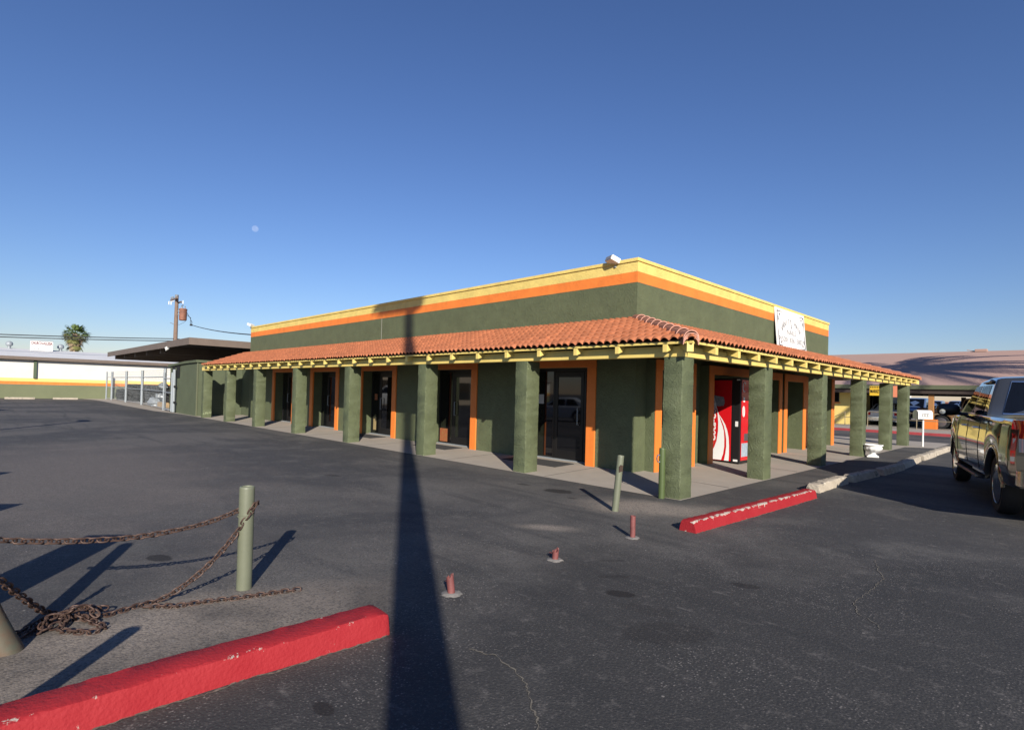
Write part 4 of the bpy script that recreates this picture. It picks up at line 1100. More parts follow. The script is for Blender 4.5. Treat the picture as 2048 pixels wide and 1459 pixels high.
# ------------------------------------------------------------------ right background: big pink roofed building, sidewalk, cars
g = MB(); g.box(-40,45,27.42,60,-.05,.15,.012); struct(g.build('far_sidewalk', 'concrete'))
MT['redkerb'] = mat('far_kerb_paint', (0.36,0.05,0.055), 0.7, vary=(2,0.2))
k_ = MB(); k_.box(-40,45,27.36,27.418,-.05,.146,.006); tag(k_.build('painted_kerb', 'redkerb'), 'faded red kerb running along the far side of the driveway', 'kerb', 'red kerbs')
g = MB(); g.box(-5.2,45,33.6,59,.151,.154); struct(g.build('parking_lot', 'asphalt'))
PB_ = thing('carport_building', 'yellow building under a huge pinkish shingled roof with an open carport bay', 'building', (0,0,0))
RE, RZ, RR, RT = 32.2, 2.75, 42.0, 5.42
g = MB()
xs = [-30,-20,-10,-4,0,4,10,18]
loops = []
for x in xs: loops.append([Vector((x,RE,RZ)),Vector((x,RR,RT+.0)),Vector((x,RR+4.5,RZ)),Vector((x,RR+4.5,RZ-.12)),Vector((x,RR,RT-.14)),Vector((x,RE,RZ-.12))])
g.loft(loops); g.build('roof', 'pinkroof', PB_)
g = MB(); g.box(-30,18,RE-.04,RE+.08,RZ-.24,RZ+.012,.006); g.build('fascia', 'olive', PB_)
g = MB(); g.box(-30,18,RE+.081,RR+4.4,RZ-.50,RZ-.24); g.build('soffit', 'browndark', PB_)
g = MB(); g.box(-.35,.32,RR-.3,RR+.3,RT-.06,RT+.13,.03); g.tube([(-.36,RR,RT),(-.8,RR,RT+.10)], .03, 6); g.build('roof_vent', 'pinkroof', PB_)
g = MB(); g.box(-30,-5.75,33.4,38,.15,2.7); g.build('wall', 'yelwall', PB_)
g = MB(); g.box(-30,-5.3,39.0,46,.15,2.42); g.build('shop_front', 'blackalu', PB_)
g = MB(); 
for i in range(3): g.box(-6.70+i*.46,-6.30+i*.46,38.985,38.999,.3,2.2)
g.build('shop_glass', 'glassdark', PB_)
g = MB()
for i in range(4): g.box(-6.745+i*.46,-6.705+i*.46,38.96,38.998,.2,2.3,.004)
g.build('mullion', 'galv', PB_)
g = MB(); g.box(-7.02,-6.52,33.36,33.42,1.62,2.36,.01); wn = g.build('window', 'blackalu', PB_)
g = MB(); g.box(-6.96,-6.58,33.35,33.359,1.68,2.30); g.build('pane', 'glassdark', wn)
g = MB(); g.box(-7.1,-6.45,33.32,33.42,1.52,1.60,.01); g.build('sill', 'orangewood', wn)
def post(x, y):
    g = MB(); g.box(x-.13,x+.13,y-.13,y+.13,.70,2.18,.012); p = g.build('post', mat('post_orange', (0.36,0.17,0.055), .7), PB_)
    g = MB(); g.box(x-.30,x+.30,y-.30,y+.30,.15,.72,.012); g.box(x-.302,x+.302,y-.302,y+.302,.42,.44); g.build('post_base', 'orangewood', p)
post(-1.42,32.6); post(5.5,32.6)
def post2(x,y):
    g = MB(); g.box(x-.13,x+.13,y-.13,y+.13,.15,2.18,.012); g.build('post', MT['brown'], PB_)
post2(-1.1,43.5); post2(6,43.5); post2(1.0,46)
# signs under the eave
t = thing('market_sign', 'yellow hanging market sign with black capitals under the far eave', 'sign', (0,0,0))
g = MB(); g.box(-3.83,-3.26,29.16,29.20,2.05,2.60,.004); g.build('board', mat('sign_yellow', (0.80,0.50,0.04), .5), t)
g = MB(); Ms = basis((-3.545,29.155,2.29), (1,0,0), (0,0,1)); g.text('MARKET', .27, Ms, .002, width=.50, offset=.006); g.build('lettering', 'black', t)
g = MB()
for i in range(6): g.box(-3.80+i*.085,-3.75+i*.085,29.15,29.159,2.50,2.56)
g.build('small_lettering', 'black', t)
g = MB(); g.tube([(-3.75,29.18,2.60),(-3.75,29.35,2.75)], .01, 5); g.tube([(-3.34,29.18,2.60),(-3.34,29.35,2.75)], .01, 5); g.build('hanger', 'wire', t)
t = thing('hanging_sign', 'plain orange sign board hanging between the last arcade pillars in the distance', 'sign', (0,0,0))
g = MB(); g.box(-2.78,-2.28,29.16,29.20,1.98,2.62,.004); g.build('board', mat('sign_orange', (0.75,0.25,0.13), .5), t)
g = MB(); g.tube([(-2.7,29.18,2.62),(-2.7,29.35,2.75)], .01, 5); g.tube([(-2.36,29.18,2.62),(-2.36,29.35,2.75)], .01, 5); g.build('hanger', 'wire', t)
# handrails
MT['rail'] = mat('tan_rail', (0.30,0.24,0.15), .5, .2)
t = thing('guard_rail', 'thin tan two bar railing along the far sidewalk in front of the carport', 'railing', (0,0,0))
g = MB(); g.tube([(-4.32,31,1.07),(9,31,1.10)], .022, 8); g.build('top_rail', 'rail', t, 40)
g = MB(); g.tube([(-4.32,31,.66),(9,31,.67)], .022, 8); g.build('lower_rail', 'rail', t, 40)
for x in (-4.32,-1.86,1.4,4.4,7.4):
    g = MB(); g.tube([(x,31,.15),(x,31,1.08)], .024, 8); g.build('post', 'rail', t, 40)
t = thing('ramp_rail', 'sloping handrail on the ramp beside the yellow wall', 'railing', (0,0,0))
g = MB(); g.tube([(-7.6,32.0,.05),(-6.67,32,.50),(-5.80,32,1.00),(-5.42,32,1.03),(-5.42,32,.15)], .022, 8); g.build('top_rail', 'rail', t, 40)
g = MB(); g.tube([(-7.6,32.0,-.2),(-6.67,32,.24),(-5.80,32,.66),(-5.42,32,.66)], .02, 8); g.build('lower_rail', 'rail', t, 40)
g = MB(); g.tube([(-5.80,32,.15),(-5.80,32,1.0)], .022, 8); g.build('post', 'rail', t, 40)
# brown pickup in the carport, white car and the rows of cars beyond
s2 = 1.10
def pk(sc): 
    return dict(L0=-1.2*sc, L1=4.45*sc, W=.98*sc, wb=3.55*sc, r=.40*sc, sill=.48*sc, roof=1.88*sc, bed=.85*sc, floor=.85*sc,
          belt=belt_pickup(1.22*sc, 1.22*sc, 1.18*sc, .85*sc, 2.7*sc, 4.45*sc), cab=(.88*sc, 1.08*sc, 2.15*sc, 2.95*sc), cabz=1.22*sc,
          panes=[(.98*sc,1.42*sc,1.28*sc,1.75*sc,.12,.02),(1.50*sc,2.68*sc,1.28*sc,1.75*sc,.02,.50)], tail=(.85*sc,1.15*sc,.2), bumper=(.5*sc,.68*sc), extra=[.85*sc], lift_end=.03)
bt = thing('pickup_truck', 'brown pickup truck parked in the shade under the carport roof', 'pickup truck', (-1.1,34.78,.154), R_(-90))
bp_ = pk(1.0); bp_['rimmat'] = 'slot'; vehicle(bt, bp_, 'paint_brown')
def sedan():
    def belt(y):
        if y < -.55: return .93
        if y < 2.35: return .94
        return .94-.20*sm(2.2,3.7,y)
    return dict(L0=-1.05, L1=3.65, W=.90, wb=2.7, r=.32, sill=.26, roof=1.45, bed=None, belt=belt, cab=(-.62,.25,1.25,2.25), cabz=.93,
        panes=[(-.05,.72,.97,1.36,.30,.02),(.78,1.85,.97,1.36,.02,.52)], tail=(.66,.84,.2), bumper=(.34,.56), bumpmat='black', lift_end=.02)
def van():
    def belt(y): return .98 if y < 3.0 else .98-.15*sm(3.0,3.7,y)
    return dict(L0=-.85, L1=3.75, W=.92, wb=2.8, r=.34, sill=.30, roof=1.95, bed=None, belt=belt, cab=(-.80,-.55,1.6,3.0), cabz=.97,
        panes=[(-.6,.35,1.02,1.6,.1,.02),(.42,1.3,1.02,1.6,.02,.02),(1.38,2.5,1.02,1.6,.02,.75)], tail=(.7,1.0,.2), bumper=(.38,.62), bumpmat='black', lift_end=.02)
wc = thing('parked_car', 'white car parked behind the railing with its tail towards the road', 'car', (-4.22,35.25,.154), 0)
v_ = sedan(); v_['bumpmat'] = 'paint_white'; vehicle(wc, v_, 'paint_white')
bc = thing('parked_car', 'dark blue van parked behind the last arcade pillars', 'car', (-4.9,51.0,.154), R_(180), 'cars parked in rows beyond the carport')
vehicle(bc, van(), 'paint_blue')
sc_ = thing('parked_car', 'silver blue sedan facing the road beside the mailbox', 'car', (-3.0,52.5,.154), R_(180), 'cars parked in rows beyond the carport')
vehicle(sc_, sedan(), 'paint_silver')
k = 0
for (x, y, src) in ((-7.4,52,sc_),(-7.6,60,bc),(-5.0,60,sc_),(-2.4,61,bc),(.3,61,bc),(3.0,60,sc_),(-9.6,69,bc),(-6.9,69,sc_),(-4.2,69,bc),(-1.4,70,sc_),(1.6,70,bc),(-.6,53,bc),(-10.3,78,bc),(-7.4,78,bc),(-4.6,79,sc_),(4.4,70,bc)):
    dup(src, (x,y,.06), R_(180), 'distant dark blue van parked in the rows beyond the carport' if src is bc else 'distant silver sedan parked in the rows beyond the carport', 'cars parked in rows beyond the carport')
# far buildings along the horizon
def far_block(x0,x1,y,z,mt,label,zt=None,mtop=None):
    t = thing('far_building', label, 'building', (0,0,0))
    g = MB(); g.box(x0,x1,y,y+14,0,z); g.build('wall', mt, t)
    if zt:
        g = MB(); g.loft([[Vector((x,y-.8,z)),Vector((x,y+7,zt)),Vector((x,y+14.8,z)),Vector((x,y+14.8,z-.1)),Vector((x,y-.8,z-.1))] for x in (x0-.5,x1+.5)]); g.build('roof', mtop, t)
    g = MB()
    n = int((x1-x0)/3)
    for i in range(n): g.box(x0+.8+i*3,x0+2.2+i*3,y-.03,y+.02,.8,min(2.2,z-.3))
    g.build('windows', 'glassdark', t)
far_block(-30,2,98,1.0,'whitewall','distant low building with a tiled roof seen under the carport',1.95,'tile')
far_block(-46,-19.5,120,3.4,'whitewall','distant white block seen between the last arcade pillars')
far_block(3,30,105,2.2,'whitewall','distant white building behind the silver pickup',2.6,'whiteroof')
far_block(-60,-35,140,4,'whitewall','distant pale building far beyond the parking lot')

# ------------------------------------------------------------------ left background
WX = -60.0
WB = thing('church_hall', 'long white block building with yellow, orange and green painted base', 'building', (0,0,0))
g = MB(); g.box(WX-12,WX,-60,16,1.78,3.38); g.build('wall', 'whitewall', WB)
g = MB(); g.box(WX-12,WX+.004,-60,16,1.49,1.78); g.build('yellow_band', 'yelwall', WB)
g = MB(); g.box(WX-12,WX+.004,-60,16,1.235,1.49); g.build('orange_band', 'orange', WB)
g = MB(); g.box(WX-12,WX+.004,-60,16,-.02,1.235); g.build('green_base', mat('green_base', (0.16,0.175,0.095), .8, vary=(.6,.08)), WB)
g = MB(); g.box(WX-.2,WX+.45,-60,16,3.38,3.66,.02); g.build('fascia', 'brown', WB)
g = MB(); g.loft([[Vector((WX+.40,y,3.662)),Vector((WX-7,y,4.62)),Vector((WX-13,y,3.662))] for y in (-60,16)]); g.build('roof', 'whiteroof', WB)
g = MB(); g.box(WX+.004,WX+.16,-4.35,-4.13,1.78,3.62,.01); g.build('downspout', mat('downspout_green',(0.08,0.11,.06),.6), WB)
for y in (-9.4,-22.0): 
    g = MB(); g.box(WX+.0,WX+.006,y-.012,y+.012,1.78,3.38); g.build('wall_joint', 'flash', WB)
def rvent(y, x, z, k):
    g = MB(); M = T((x,y,z)); g.lathe([(.16*k,0),(.16*k,.35*k),(.30*k,.42*k),(.34*k,.6*k),(.28*k,.78*k),(.12*k,.88*k),(.02,.9*k)], 14, M); g.build('roof_vent', 'galv', WB, 40)
rvent(-5.75,WX-6.6,4.5,.85); rvent(-1.95,WX-6.6,4.5,.85)
t = thing('church_sign', 'white church sign board with red capitals on the white roof', 'sign', (0,0,0))
cy0, cy1, cxs = -4.30, -2.62, WX-5.6
g = MB(); g.box(cxs-.08,cxs,cy0,cy1,4.47,5.40,.01); g.build('board', 'white', t)
g = MB(); g.box(cxs-.1,cxs+.03,cy0-.03,cy1+.03,5.40,5.47,.01); g.build('frame', 'galv', t)
MT['darkred'] = mat('dark_red_ink', (0.14,0.008,0.015), .5)
g = MB(); g.text('CHURCH-IGLESIA', .38, basis((cxs+.004,(cy0+cy1)/2,5.17), (0,1,0), (0,0,1)), .003, width=1.60, offset=.012); g.build('lettering', 'darkred', t)
g = MB()
y = cy0+.1
for wd in (.10,.16,.06,.18,.12,.05,.14,.08,.16,.10,.06):
    g.box(cxs,cxs+.004,y,y+wd*.8,4.60,4.655); y += wd+.035
g.build('small_lettering', 'text', t)
for y in (cy0+.1,cy1-.1):
    g = MB(); g.box(cxs-.2,cxs-.09,y-.04,y+.04,4.3,5.3); g.build('support', 'galv', t)
# parking blocks
def pblock(y0, y1, label):
    c = Vector((-57.6,(y0+y1)/2,0)); L = abs(y1-y0)/2
    g = MB(); g.loft([[Vector((-57.6+x,y,z)) for x,z in ((-.13,-.01),(.13,-.01),(.10,.11),(.06,.15),(-.06,.15),(-.10,.11))] for y in (y0,y1)]); tag(g.build('parking_block', 'kerbconc'), label, 'parking block', 'pale parking blocks')
pblock(-6.25,-4.35,'pale parking block at the far left foot of the painted wall'); pblock(-3.15,-1.45,'second pale parking block, nearer the wire fence')

# canopy and green shed
CN = thing('canopy', 'flat brown metal canopy behind the green shed', 'canopy', (0,0,0))
cz = 4.02
g = MB(); g.box(-50.4,-27.1,-.4,16,cz-.06,cz); g.build('roof', 'brown', CN)
g = MB(); g.box(-50.4,-27.1,-.44,-.401,cz-.34,cz+.02,.006); g.box(-27.099,-27.05,-.44,16,cz-.34,cz+.02,.006); g.build('fascia', 'brown', CN)
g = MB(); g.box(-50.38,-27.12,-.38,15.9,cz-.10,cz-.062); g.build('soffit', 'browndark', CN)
for i in range(5):
    x = -49.2+i*3.65
    g = MB(); g.prism([(x-.10,cz-.10),(x+.10,cz-.10),(x+.10,cz-.55),(x-.10,cz-.55)], -.1, 15.5, 'y'); g.build('beam', 'brown', CN)
for (x,y) in ((-46,6),(-46,14),(-36,14)):
    g = MB(); g.box(x-.1,x+.1,y-.1,y+.1,0,cz-.5); g.build('post', 'brown', CN)
t = thing('floodlight', 'small twin floodlight fixed under the front edge of the brown canopy', 'floodlight', (-31.3,-.42,3.66), 0); t.scale = (.62,)*3
for sx in (-.13,.16):
    g = MB(); g.lathe([(.04,0),(.13,.16),(.14,.22),(.12,.23),(.02,.2)], 14, T((sx,0,-.1)) @ Matrix.Rotation(R_(70+sx*200),4,'X')); g.build('lamp_head', 'white', t, 40)
g = MB(); g.box(-.12,.14,-.02,.10,-.06,.14,.01); g.build('base', 'galv', t)
SH = thing('shed', 'plain green rendered shed with a sloping top at the left end of the shop', 'shed', (0,0,0))
MT['shed'] = mat('shed_green', (0.088,0.105,0.058), .75, vary=(1.2,.12), bump=(40,.3,.01))
g = MB()
g.prism([(-32.9,-.02),(-27.45,-.02),(-27.45,2.80),(-29.6,2.77),(-32.9,2.64)], .10, 2.3, 'y')
g.build('wall', 'shed', SH)
g = MB(); g.prism([(-33.1,2.63),(-29.6,2.775),(-27.35,2.805),(-27.35,2.93),(-29.6,2.90),(-33.1,2.76)], .0, 9.5, 'y'); g.build('roof_edge', 'shed', SH)
g = MB(); g.box(-32.9,-24.83,2.301,9.2,-.02,2.62); g.build('rear_wall', 'shed', SH)
g = MB(); g.prism([(-32.6,2.0),(-30.8,2.0),(-30.8,2.70),(-32.6,2.60)], .06, .099, 'y'); g.build('opening', 'well', SH)
g = MB(); g.box(-27.47,-27.42,.06,.13,-.02,2.80,.006); g.build('corner_trim', MT['olive'], SH)
g = MB(); g.box(-32.6,-32.35,.03,.11,2.0,2.6); g.box(-31.6,-31.4,.03,.11,2.0,2.55); g.build('opening_bar', 'shed', SH)

# fence, gate and barbed wire
F = thing('wire_fence', 'galvanised fence of tall posts and rails topped with barbed wire', 'fence', (0,0,0))
fx = [(-58.9,.80),(-57.3,.97),(-50.3,.88),(-44.4,.88),(-34.8,.25)]
for x, y in fx:
    g = MB(); g.tube([(x,y,0),(x,y,2.58)], .065 if x < -58 else .092, 10); g.build('post', 'galv', F, 40)
for zz, r in ((2.06,.035),(1.15,.03),(.12,.025)):
    for (a, b_) in zip(fx, fx[1:]):
        g = MB(); g.tube([(*a,zz),(*b_,zz)], r, 6); g.build('rail', 'galv', F, 40)
g = MB()
for zz in (2.22,2.36,2.5):
    g.tube([(x,y-.02,zz+.012*((i%2)*2-1)) for i,(x,y) in enumerate([(-58.9+i*.6,.93-.3*max(0,(i-24)/16)) for i in range(41)])], .009, 4)
g.build('barbed_wire', 'galv', F)
g = MB(); 
for (a, b_) in zip(fx[1:], fx[2:]):
    n = int(Vector((b_[0]-a[0],b_[1]-a[1])).length/.16)
    for i in range(n):
        t0 = i/n
        xa, ya = a[0]+(b_[0]-a[0])*t0, a[1]+(b_[1]-a[1])*t0
        g.tube([(xa,ya+.03,.1),(min(xa+1.0,b_[0]),ya+.03,.1+1.95*min(1,(b_[0]-xa)/1.0))], .0013, 3, caps=False); g.tube([(xa,ya+.04,2.05),(min(xa+1.0,b_[0]),ya+.04,2.05-1.95*min(1,(b_[0]-xa)/1.0))], .0013, 3, caps=False)
g.build('chain_link', 'galv', F)
GT = thing('fence_gate', 'narrow galvanised gate leaf standing open against the green shed', 'gate', (0,0,0))
for x, y, r in ((-34.3,.10,.06),(-31.9,-.02,.06),(-31.3,-.06,.085)):
    g = MB(); g.tube([(x,y,.05),(x,y,2.46 if r > .07 else 2.3)], r, 10); g.build('post', 'galv', GT, 40)
for zz in (.12,1.12,1.95):
    g = MB(); g.tube([(-34.3,.10,zz),(-31.9,-.02,zz)], .035, 6); g.build('rail', 'galv', GT, 40)
for zz in (.55,1.45):
    g = MB(); g.box(-31.28,-31.1,-.10,0,zz,zz+.1); g.build('hinge', 'black', GT)
# tyres stacked behind the fence
def tyre_proto():
    g = MB(); r, wd = .36, .25
    prof = [(.21,-.09),(.235,-wd/2),(.31,-wd/2),(.345,-.10),(.36,-.07),(.36,.07),(.345,.10),(.31,wd/2),(.235,wd/2),(.21,.09)]
    g.lathe(prof+[(.215,.0)], 26)
    for k in range(26):
        a = 2*math.pi*k/26; M = Matrix.Rotation(a,4,'Z'); g.box(.356,.372,-.02,.02,-.075,.075,0,M)
    return g
o = tyre_proto().build('tyre', 'rubber', None, 40); o.location = (-56.6,1.55,.125); first = True
stacks = [((-56.6,1.55),4),((-54.2,1.95),6),((-53.0,2.1),6),((-49.6,2.3),6),((-48.5,2.5),6),((-47.4,2.5),6),((-43.0,2.4),6),((-42.0,2.6),5),((-41.0,2.4),5),((-39.9,2.4),5),((-38.6,2.2),5)]
pos = ['first','second','third','fourth','fifth','sixth','seventh','eighth','ninth','tenth','eleventh']
for si, ((x,y),n) in enumerate(stacks):
    for i in range(n):
        if first: d_ = o; first = False
        else: d_ = o.copy(); COL.objects.link(d_)
        d_.location = (x+random.uniform(-.05,.05), y+random.uniform(-.05,.05), .125+.25*i); d_.rotation_euler = (random.uniform(-.03,.03), random.uniform(-.03,.03), random.uniform(0,6))
        tag(d_, 'worn tyre, %s in the %s stack from the left behind the fence' % ('topmost' if i == n-1 else ('lowest','second up','third up','fourth up','fifth up')[i], pos[si]), 'tyre', 'tyres stacked behind the fence')
# plastic sacks and a flattened carton
MT['sack'] = mat('grey_plastic_sack', (0.22,0.24,0.26), .35, vary=(6,.35))
def sack(x,y,z,r,k,label):
    rnd = random.Random(k); g = MB()
    bmesh.ops.create_icosphere(g.bm, subdivisions=3, radius=1)
    for v in g.bm.verts:
        n = v.co.normalized(); q = 1+.16*math.sin(5*n.x+k)+.12*math.sin(7*n.y+2*k)+.10*math.sin(9*n.z+k)+rnd.uniform(-.06,.06)
        v.co = Vector((n.x*r*q*1.25, n.y*r*q, max(n.z,-.6)*r*q*.8+r*.45))
    ob = g.build('plastic_sack', 'sack', None, 40); ob.location = (x,y,z); tag(ob, label, 'sack', 'sacks by the fence')
sack(-41.6,1.35,.0,.45,1,'crumpled grey plastic sack lying nearest the open gate'); sack(-42.9,1.5,.0,.50,2,'bulging pale plastic sack at the foot of the tyres'); sack(-42.7,1.7,.55,.28,3,'small white plastic sack on top of the bulging one'); sack(-42.9,1.9,1.32,.30,5,'whitish sack perched on top of the tyre stacks')
g = MB(); g.box(-40.6,-38.9,1.1,1.6,0,.34,.01, ); tag(g.build('carton', mat('cardboard',(0.36,0.25,0.14),.85,vary=(4,.2)),None), 'flattened tan cardboard carton on the ground by the fence', 'carton')

# ------------------------------------------------------------------ palms, pole, wires
MT['frond'] = mat('palm_green', (0.11,0.16,0.045), .55, vary=(.8,.3)); MT['frondy'] = mat('palm_olive', (0.16,0.16,0.05), .6, vary=(.8,.3))
MT['deadfrond'] = mat('palm_dead', (0.42,0.31,0.19), .85, vary=(1.5,.3)); MT['trunk'] = mat('palm_trunk', (0.20,0.145,0.10), .9, vary=(3,.3), bump=(8,.6,.05))
def fan_palm(name, label, loc, h, R, seed, group):
    rnd = random.Random(seed)
    t = thing(name, label, 'palm tree', loc, 0, group)
    g = MB(); g.tube([(0,0,-.2),(.03,0,h*.4),(0,.05,h*.75),(0,0,h)], [.42,.34,.36,.40], 14); g.build('trunk', 'trunk', t, 50)
    def crown(nm, n, el0, el1, ln0, ln1, mt, droop):
        g = MB()
        for i in range(n):
            az = rnd.uniform(0,2*math.pi); el = rnd.uniform(el0,el1); L = rnd.uniform(ln0,ln1)
            d = Vector((math.cos(az)*math.cos(el), math.sin(az)*math.cos(el), math.sin(el)))
            st = Vector((0,0,h)) + Vector((d.x*.25,d.y*.25,rnd.uniform(-.5,.1) if el > -.6 else rnd.uniform(-1.6,-.1)))
            tip = st+d*L*.55
            g.tube([st,tip], .025, 4, caps=False)
            s_ = d.cross(Vector((0,0,1))); s_ = s_.normalized() if s_.length > .05 else Vector((1,0,0)); u = s_.cross(d)
            s_ = (s_*math.cos(rnd.uniform(-.6,.6))+u*math.sin(rnd.uniform(-.6,.6))).normalized()
            nb = 13
            for k in range(nb):
                a = (k/(nb-1)-.5)*2.6
                bd = (d*math.cos(a)+s_*math.sin(a)).normalized(); bl = L*.55*(1-.25*abs(a))*rnd.uniform(.85,1.1)
                w_ = bd.cross(u).normalized()*L*.030
                mid = tip+bd*bl*.6+Vector((0,0,-droop*.10*bl)); end = tip+bd*bl+Vector((0,0,-droop*.42*bl))
                V = [g.bm.verts.new(p) for p in (tip-w_*.4, mid-w_, end, mid+w_, tip+w_*.4)]
                g._f(V)
        g.build(nm, mt, t, None, False)
    crown('fronds', 46, -.25, 1.45, R*.9, R*1.15, 'frond', .8)
    crown('older_fronds', 34, -.9, .1, R*.8, R*1.05, 'frondy', 1.1)
    crown('dead_skirt', 60, -1.5, -.75, R*.6, R*.95, 'deadfrond', .6)
    return t
fan_palm('palm_tree', 'shaggy fan palm with a dead brown skirt rising behind the white roof', (-98,2.5,0), 8.5, 1.62, 3, 'fan palms in the distance')
fan_palm('palm_tree', 'small distant fan palm showing in the gap under the brown canopy', (-104,12.2,0), 5.0, 1.4, 4, 'fan palms in the distance')
UP = thing('utility_pole', 'wooden utility pole with a rusty transformer can', 'utility pole', (-62,7.0,0))
g = MB(); g.tube([(0,0,-.3),(.0,.01,6),(0,.02,11.0)], [.25,.21,.165], 14); g.build('pole', 'wood', UP, 40)
g = MB(); g.box(-1.3,1.3,-.30,-.18,10.45,10.60,.01); g.build('crossarm', 'wood', UP)
g = MB(); g.box(-.9,.9,.18,.30,10.15,10.28,.01); g.build('crossarm', 'wood', UP)
for x, y, z in ((-1.15,-.24,10.6),(-.5,-.24,10.6),(.55,-.24,10.6),(1.15,-.24,10.6)):
    g = MB(); g.lathe([(.03,0),(.03,.08),(.09,.10),(.09,.15),(.05,.17),(.08,.20),(.05,.26),(.01,.27)], 12, T((x,y,z))); g.build('insulator', 'galv', UP, 40)
for yy in (-.55,.55,-.75):
    g = MB(); g.tube([(.1,yy*.4,10.3),(.25,yy,10.15)], .03, 6); g.tube([(.28,yy,9.85),(.25,yy,10.45 if yy > 0 else 10.2)], .04, 8); g.build('cutout_fuse', 'white', UP, 40)
g = MB(); g.lathe([(.30,8.35),(.36,8.4),(.37,9.45),(.40,9.47),(.40,9.55),(.30,9.62),(.02,9.66)], 24, T((.1,.62,0))); tf = g.build('transformer', mat('rusty_can',(0.24,0.10,0.06),.7,vary=(2,.35)), UP, 40)
g = MB(); g.lathe([(.06,9.6),(.05,9.75),(.08,9.78),(.03,9.95)], 10, T((.1,.5,0))); g.lathe([(.05,9.6),(.04,9.8),(.06,9.85),(.02,9.9)], 10, T((.15,.8,0))); g.build('bushing', 'galv', tf, 40)
g = MB(); g.box(.0,.2,.1,.3,8.9,9.0); g.box(.0,.2,.1,.3,9.25,9.35); g.build('bracket', 'galv', tf)
g = MB()
for k in range(3): g.tube([(.3,.95,9.2-.15*k),(.4,1.2+.05*k,8.7),(.4,1.45-.1*k,8.2),(.3,1.35,7.9)], .018, 5)
g.tube([(.2,.9,8.5),(.2,.8,8.2),(.1,.5,8.0),(.05,.3,7.85),(.1,.2,7.9)], .015, 5); g.build('drop_leads', 'wire', UP)
g = MB(); g.box(.2,.4,1.25,1.5,7.85,8.02,.03); g.build('splice', 'wire', UP)
g = MB(); g.tube([(0,-.2,7.9),(.1,-.55,8.0)], .03, 6); g.build('stub_bracket', 'galv', UP)
def wire(name, a, b_, sag, r, label, par=None):
    g = MB(); A = Vector(a); Bv = Vector(b_); n = 24
    g.tube([A.lerp(Bv,i/n)-Vector((0,0,sag*4*(i/n)*(1-i/n))) for i in range(n+1)], r, 5); tag(g.build(name, 'wire', None, 60), label, 'wire', 'overhead wires')
wire('service_wire', (-61.7,8.4,7.95), (-30.5,3.8,4.75), .15, .035, 'overhead service wire dropping from the transformer towards the green shop')
wire('overhead_wire', (-61.9,6.9,6.35), (-62,-34,5.2), .45, .045, 'upper of two dark wires stretching left from the wooden pole')
wire('overhead_wire', (-61.9,6.9,6.12), (-62,-34,5.0), .45, .045, 'lower of two dark wires stretching left from the wooden pole')
wire('overhead_wire', (-61.9,7.1,6.35), (-62,42,6.0), .3, .045, 'dark wire running right from the wooden pole behind the canopy')
# faint daytime moon
MT['moon'] = mat('moon_rock', (0.33,0.43,0.68), 1.0, vary=(0.08,.14)); MT['moon'].node_tree.nodes['Principled BSDF'].inputs['Diffuse Roughness'].default_value = 1.0
_n = MT['moon'].node_tree; _o = _n.nodes['Material Output']       # moonlight adds to the sky light of the air in front of it
_d = _n.nodes.new('ShaderNodeBsdfDiffuse'); _d.inputs['Color'].default_value = (0.060, 0.053, 0.036, 1); _d.inputs['Roughness'].default_value = 1
_t = _n.nodes.new('ShaderNodeBsdfTransparent'); _s = _n.nodes.new('ShaderNodeAddShader')
_n.links.new(_d.outputs[0], _s.inputs[0]); _n.links.new(_t.outputs[0], _s.inputs[1]); _n.links.new(_s.outputs[0], _o.inputs['Surface'])
mo = thing('moon', 'pale daytime moon high in the blue sky over the shop', 'moon', (-930.2*3,320.06*3,253.6*3))
g = MB(); bmesh.ops.create_uvsphere(g.bm, u_segments=32, v_segments=20, radius=15); g.build('disc', 'moon', mo, 180)

# ------------------------------------------------------------------ things just outside the picture that throw shadows or show in the glass
lp = thing('light_pole', 'tall pole behind the viewer whose long shadow crosses the asphalt and shop front', 'pole', (7.6,-10.28,0))
g = MB(); g.tube([(.03,.04,-.3),(-.12,0,7),(-.36,0,15.0)], [.215,.175,.14], 16); g.build('pole', 'wood', lp, 40)
g = MB(); g.box(-2.1,.35,-.12,.12,13.98,14.36,.05); g.build('lamp_arm', 'galv', lp)
g = MB(); g.box(-2.3,-1.0,-.25,.25,14.20,14.38,.05); g.build('lamp_head', 'galv', lp)
b = thing('bollard', 'green bollard outside the left edge that throws a short shadow onto the red kerb', 'bollard', (1.72,-9.0,0), 0, 'pipe bollards')
g = pipe_post('post', 'bollard', (0,0,0), .95, .060, (.01,.34)); g.build('post', 'bollard', b, 40)
def shadow_box(x, y, rz, h, label, w_=.56):  # unseen box, added only to cast a shadow onto the asphalt
    t = thing('shadow_caster_box', label, 'shadow caster', (x,y,0), rz, 'added shadow boxes past the left edge')
    g = MB(); g.prism([(-w_/2,.35),(w_/2,.35),(w_/2,h-.12),(w_/2-.12,h),(-w_/2+.05,h-.02),(-w_/2,h-.08)], -.22, .22, 'y'); g.build('cabinet', 'paint_blue', t)
    g = MB(); g.box(-w_/2+.05,w_/2-.05,-.235,-.222,.5,h-.2,.005); g.build('window', 'carglass', t)
    g = MB(); g.box(-.09,.09,-.09,.09,0,.35); g.box(-.2,.2,-.2,.2,0,.04,.01); g.build('pedestal', 'black', t)
shadow_box(-.30,-8.98,R_(-34),1.30,'added blue shadow-casting box just outside the left edge near the chained bollards', .84)
shadow_box(-3.55,-9.35,R_(-34),1.05,'added blue shadow-casting box outside the left edge, second along the asphalt')
shadow_box(-7.15,-9.25,R_(-34),1.0,'added blue shadow-casting box outside the left edge, third along the asphalt')
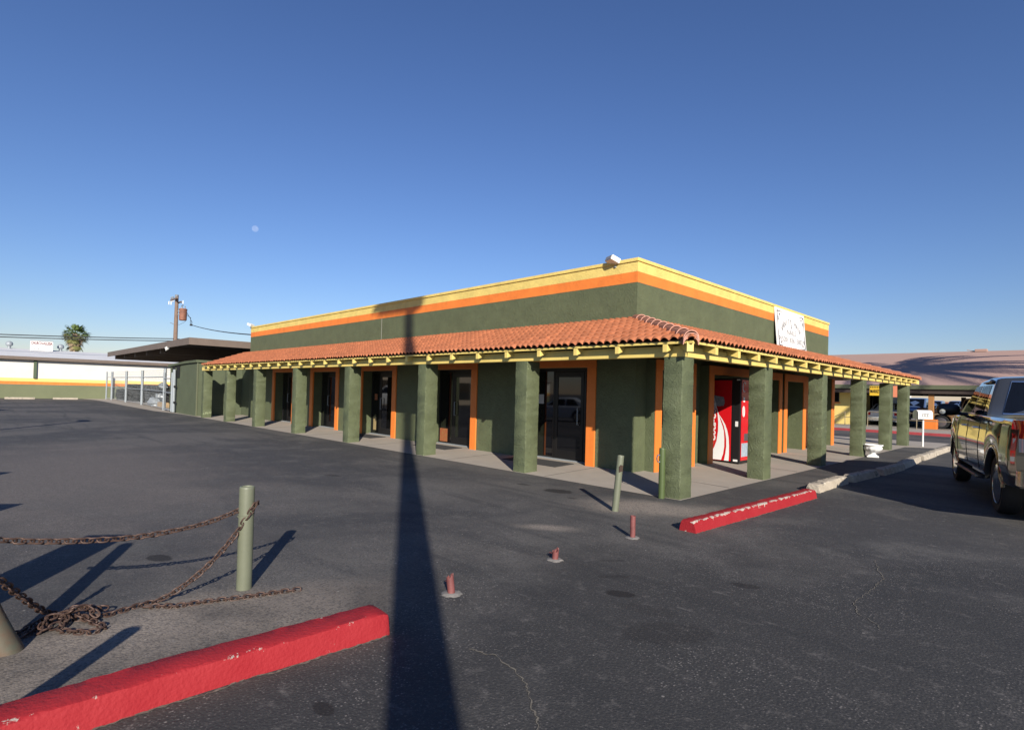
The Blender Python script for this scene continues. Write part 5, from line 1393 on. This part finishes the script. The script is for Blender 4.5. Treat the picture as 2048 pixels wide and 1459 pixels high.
lq = thing('lamp_post', 'slim lamp post outside the left edge whose thin shadow reaches across the far asphalt', 'lamp post', (-13.2,-12.4,0))
g = MB(); g.tube([(0,0,-.2),(0,0,6.1)], [.11,.08], 12); g.build('post', 'galv', lq, 40)
g = MB(); g.box(-.9,.25,-.16,.16,6.0,6.16,.04); g.build('lamp_head', 'galv', lq)
# feather palm whose crown shades the pink roof
def feather_palm(loc, h, R, seed):
    rnd = random.Random(seed); t = thing('palm_tree', 'tall feather palm outside the right edge whose shadow lies on the pink roof', 'palm tree', loc)
    g = MB(); g.tube([(0,0,-.2),(.15,.1,h*.5),(0,0,h)], [.42,.36,.34], 14); g.build('trunk', 'trunk', t, 50)
    g = MB()
    for i in range(44):
        az = 2*math.pi*i/44*3.1; el = rnd.uniform(.05,1.2); L = R*rnd.uniform(.85,1.1)
        d = Vector((math.cos(az),math.sin(az),0)); pts = []
        for k in range(9):
            q = k/8; pts.append(Vector((0,0,h))+d*(L*q*math.cos(el*(1-q*.6)))+Vector((0,0,L*(math.sin(el)*q-.75*q*q))))
        g.tube(pts, [.035*(1-.8*k/8) for k in range(9)], 4, caps=False)
        s_ = d.cross(Vector((0,0,1)))
        for k in range(26):
            q = .14+.86*k/26; j = q*8; a = pts[int(min(j,7))].lerp(pts[int(min(j,7))+1], j-int(min(j,7)))
            ll = R*.17*(1-.6*abs(q-.45))
            for sg in (1,-1):
                e_ = a+s_*sg*ll*.75+d*ll*.55+Vector((0,0,-ll*.35)); wv = d*.075
                g.poly([a-wv*.6, (a+e_)/2-wv, e_, (a+e_)/2+wv, a+wv*.6])
    g.build('fronds', 'frond', t, None, False)
feather_palm((12.0,26.6,0), 11.9, 6.0, 9)
# the other side of the road, mirrored in the shop doors
t = thing('street_building', 'beige shop building across the lot, mirrored in the shop doors', 'building', (0,0,0))
g = MB(); g.box(-58,-46,-36,-14.5,0,4.6); g.build('wall', mat('beige_wall',(0.42,0.34,0.25),.8), t)
g = MB()
for i in range(4): g.box(-45.99,-45.95,-35+i*5,-32.6+i*5,.6,2.6)
g.build('window', 'glassdark', t)
wt = thing('pickup_truck', 'white pickup truck parked across the lot, mirrored in the shop doors', 'pickup truck', (-32.3,-12.6,0), R_(28))
vehicle(wt, pk(1.05), 'paint_white')
dup(wc, (-16.5,-13.8,0), R_(60), 'white sedan parked across the lot, mirrored in the nearest shop door')
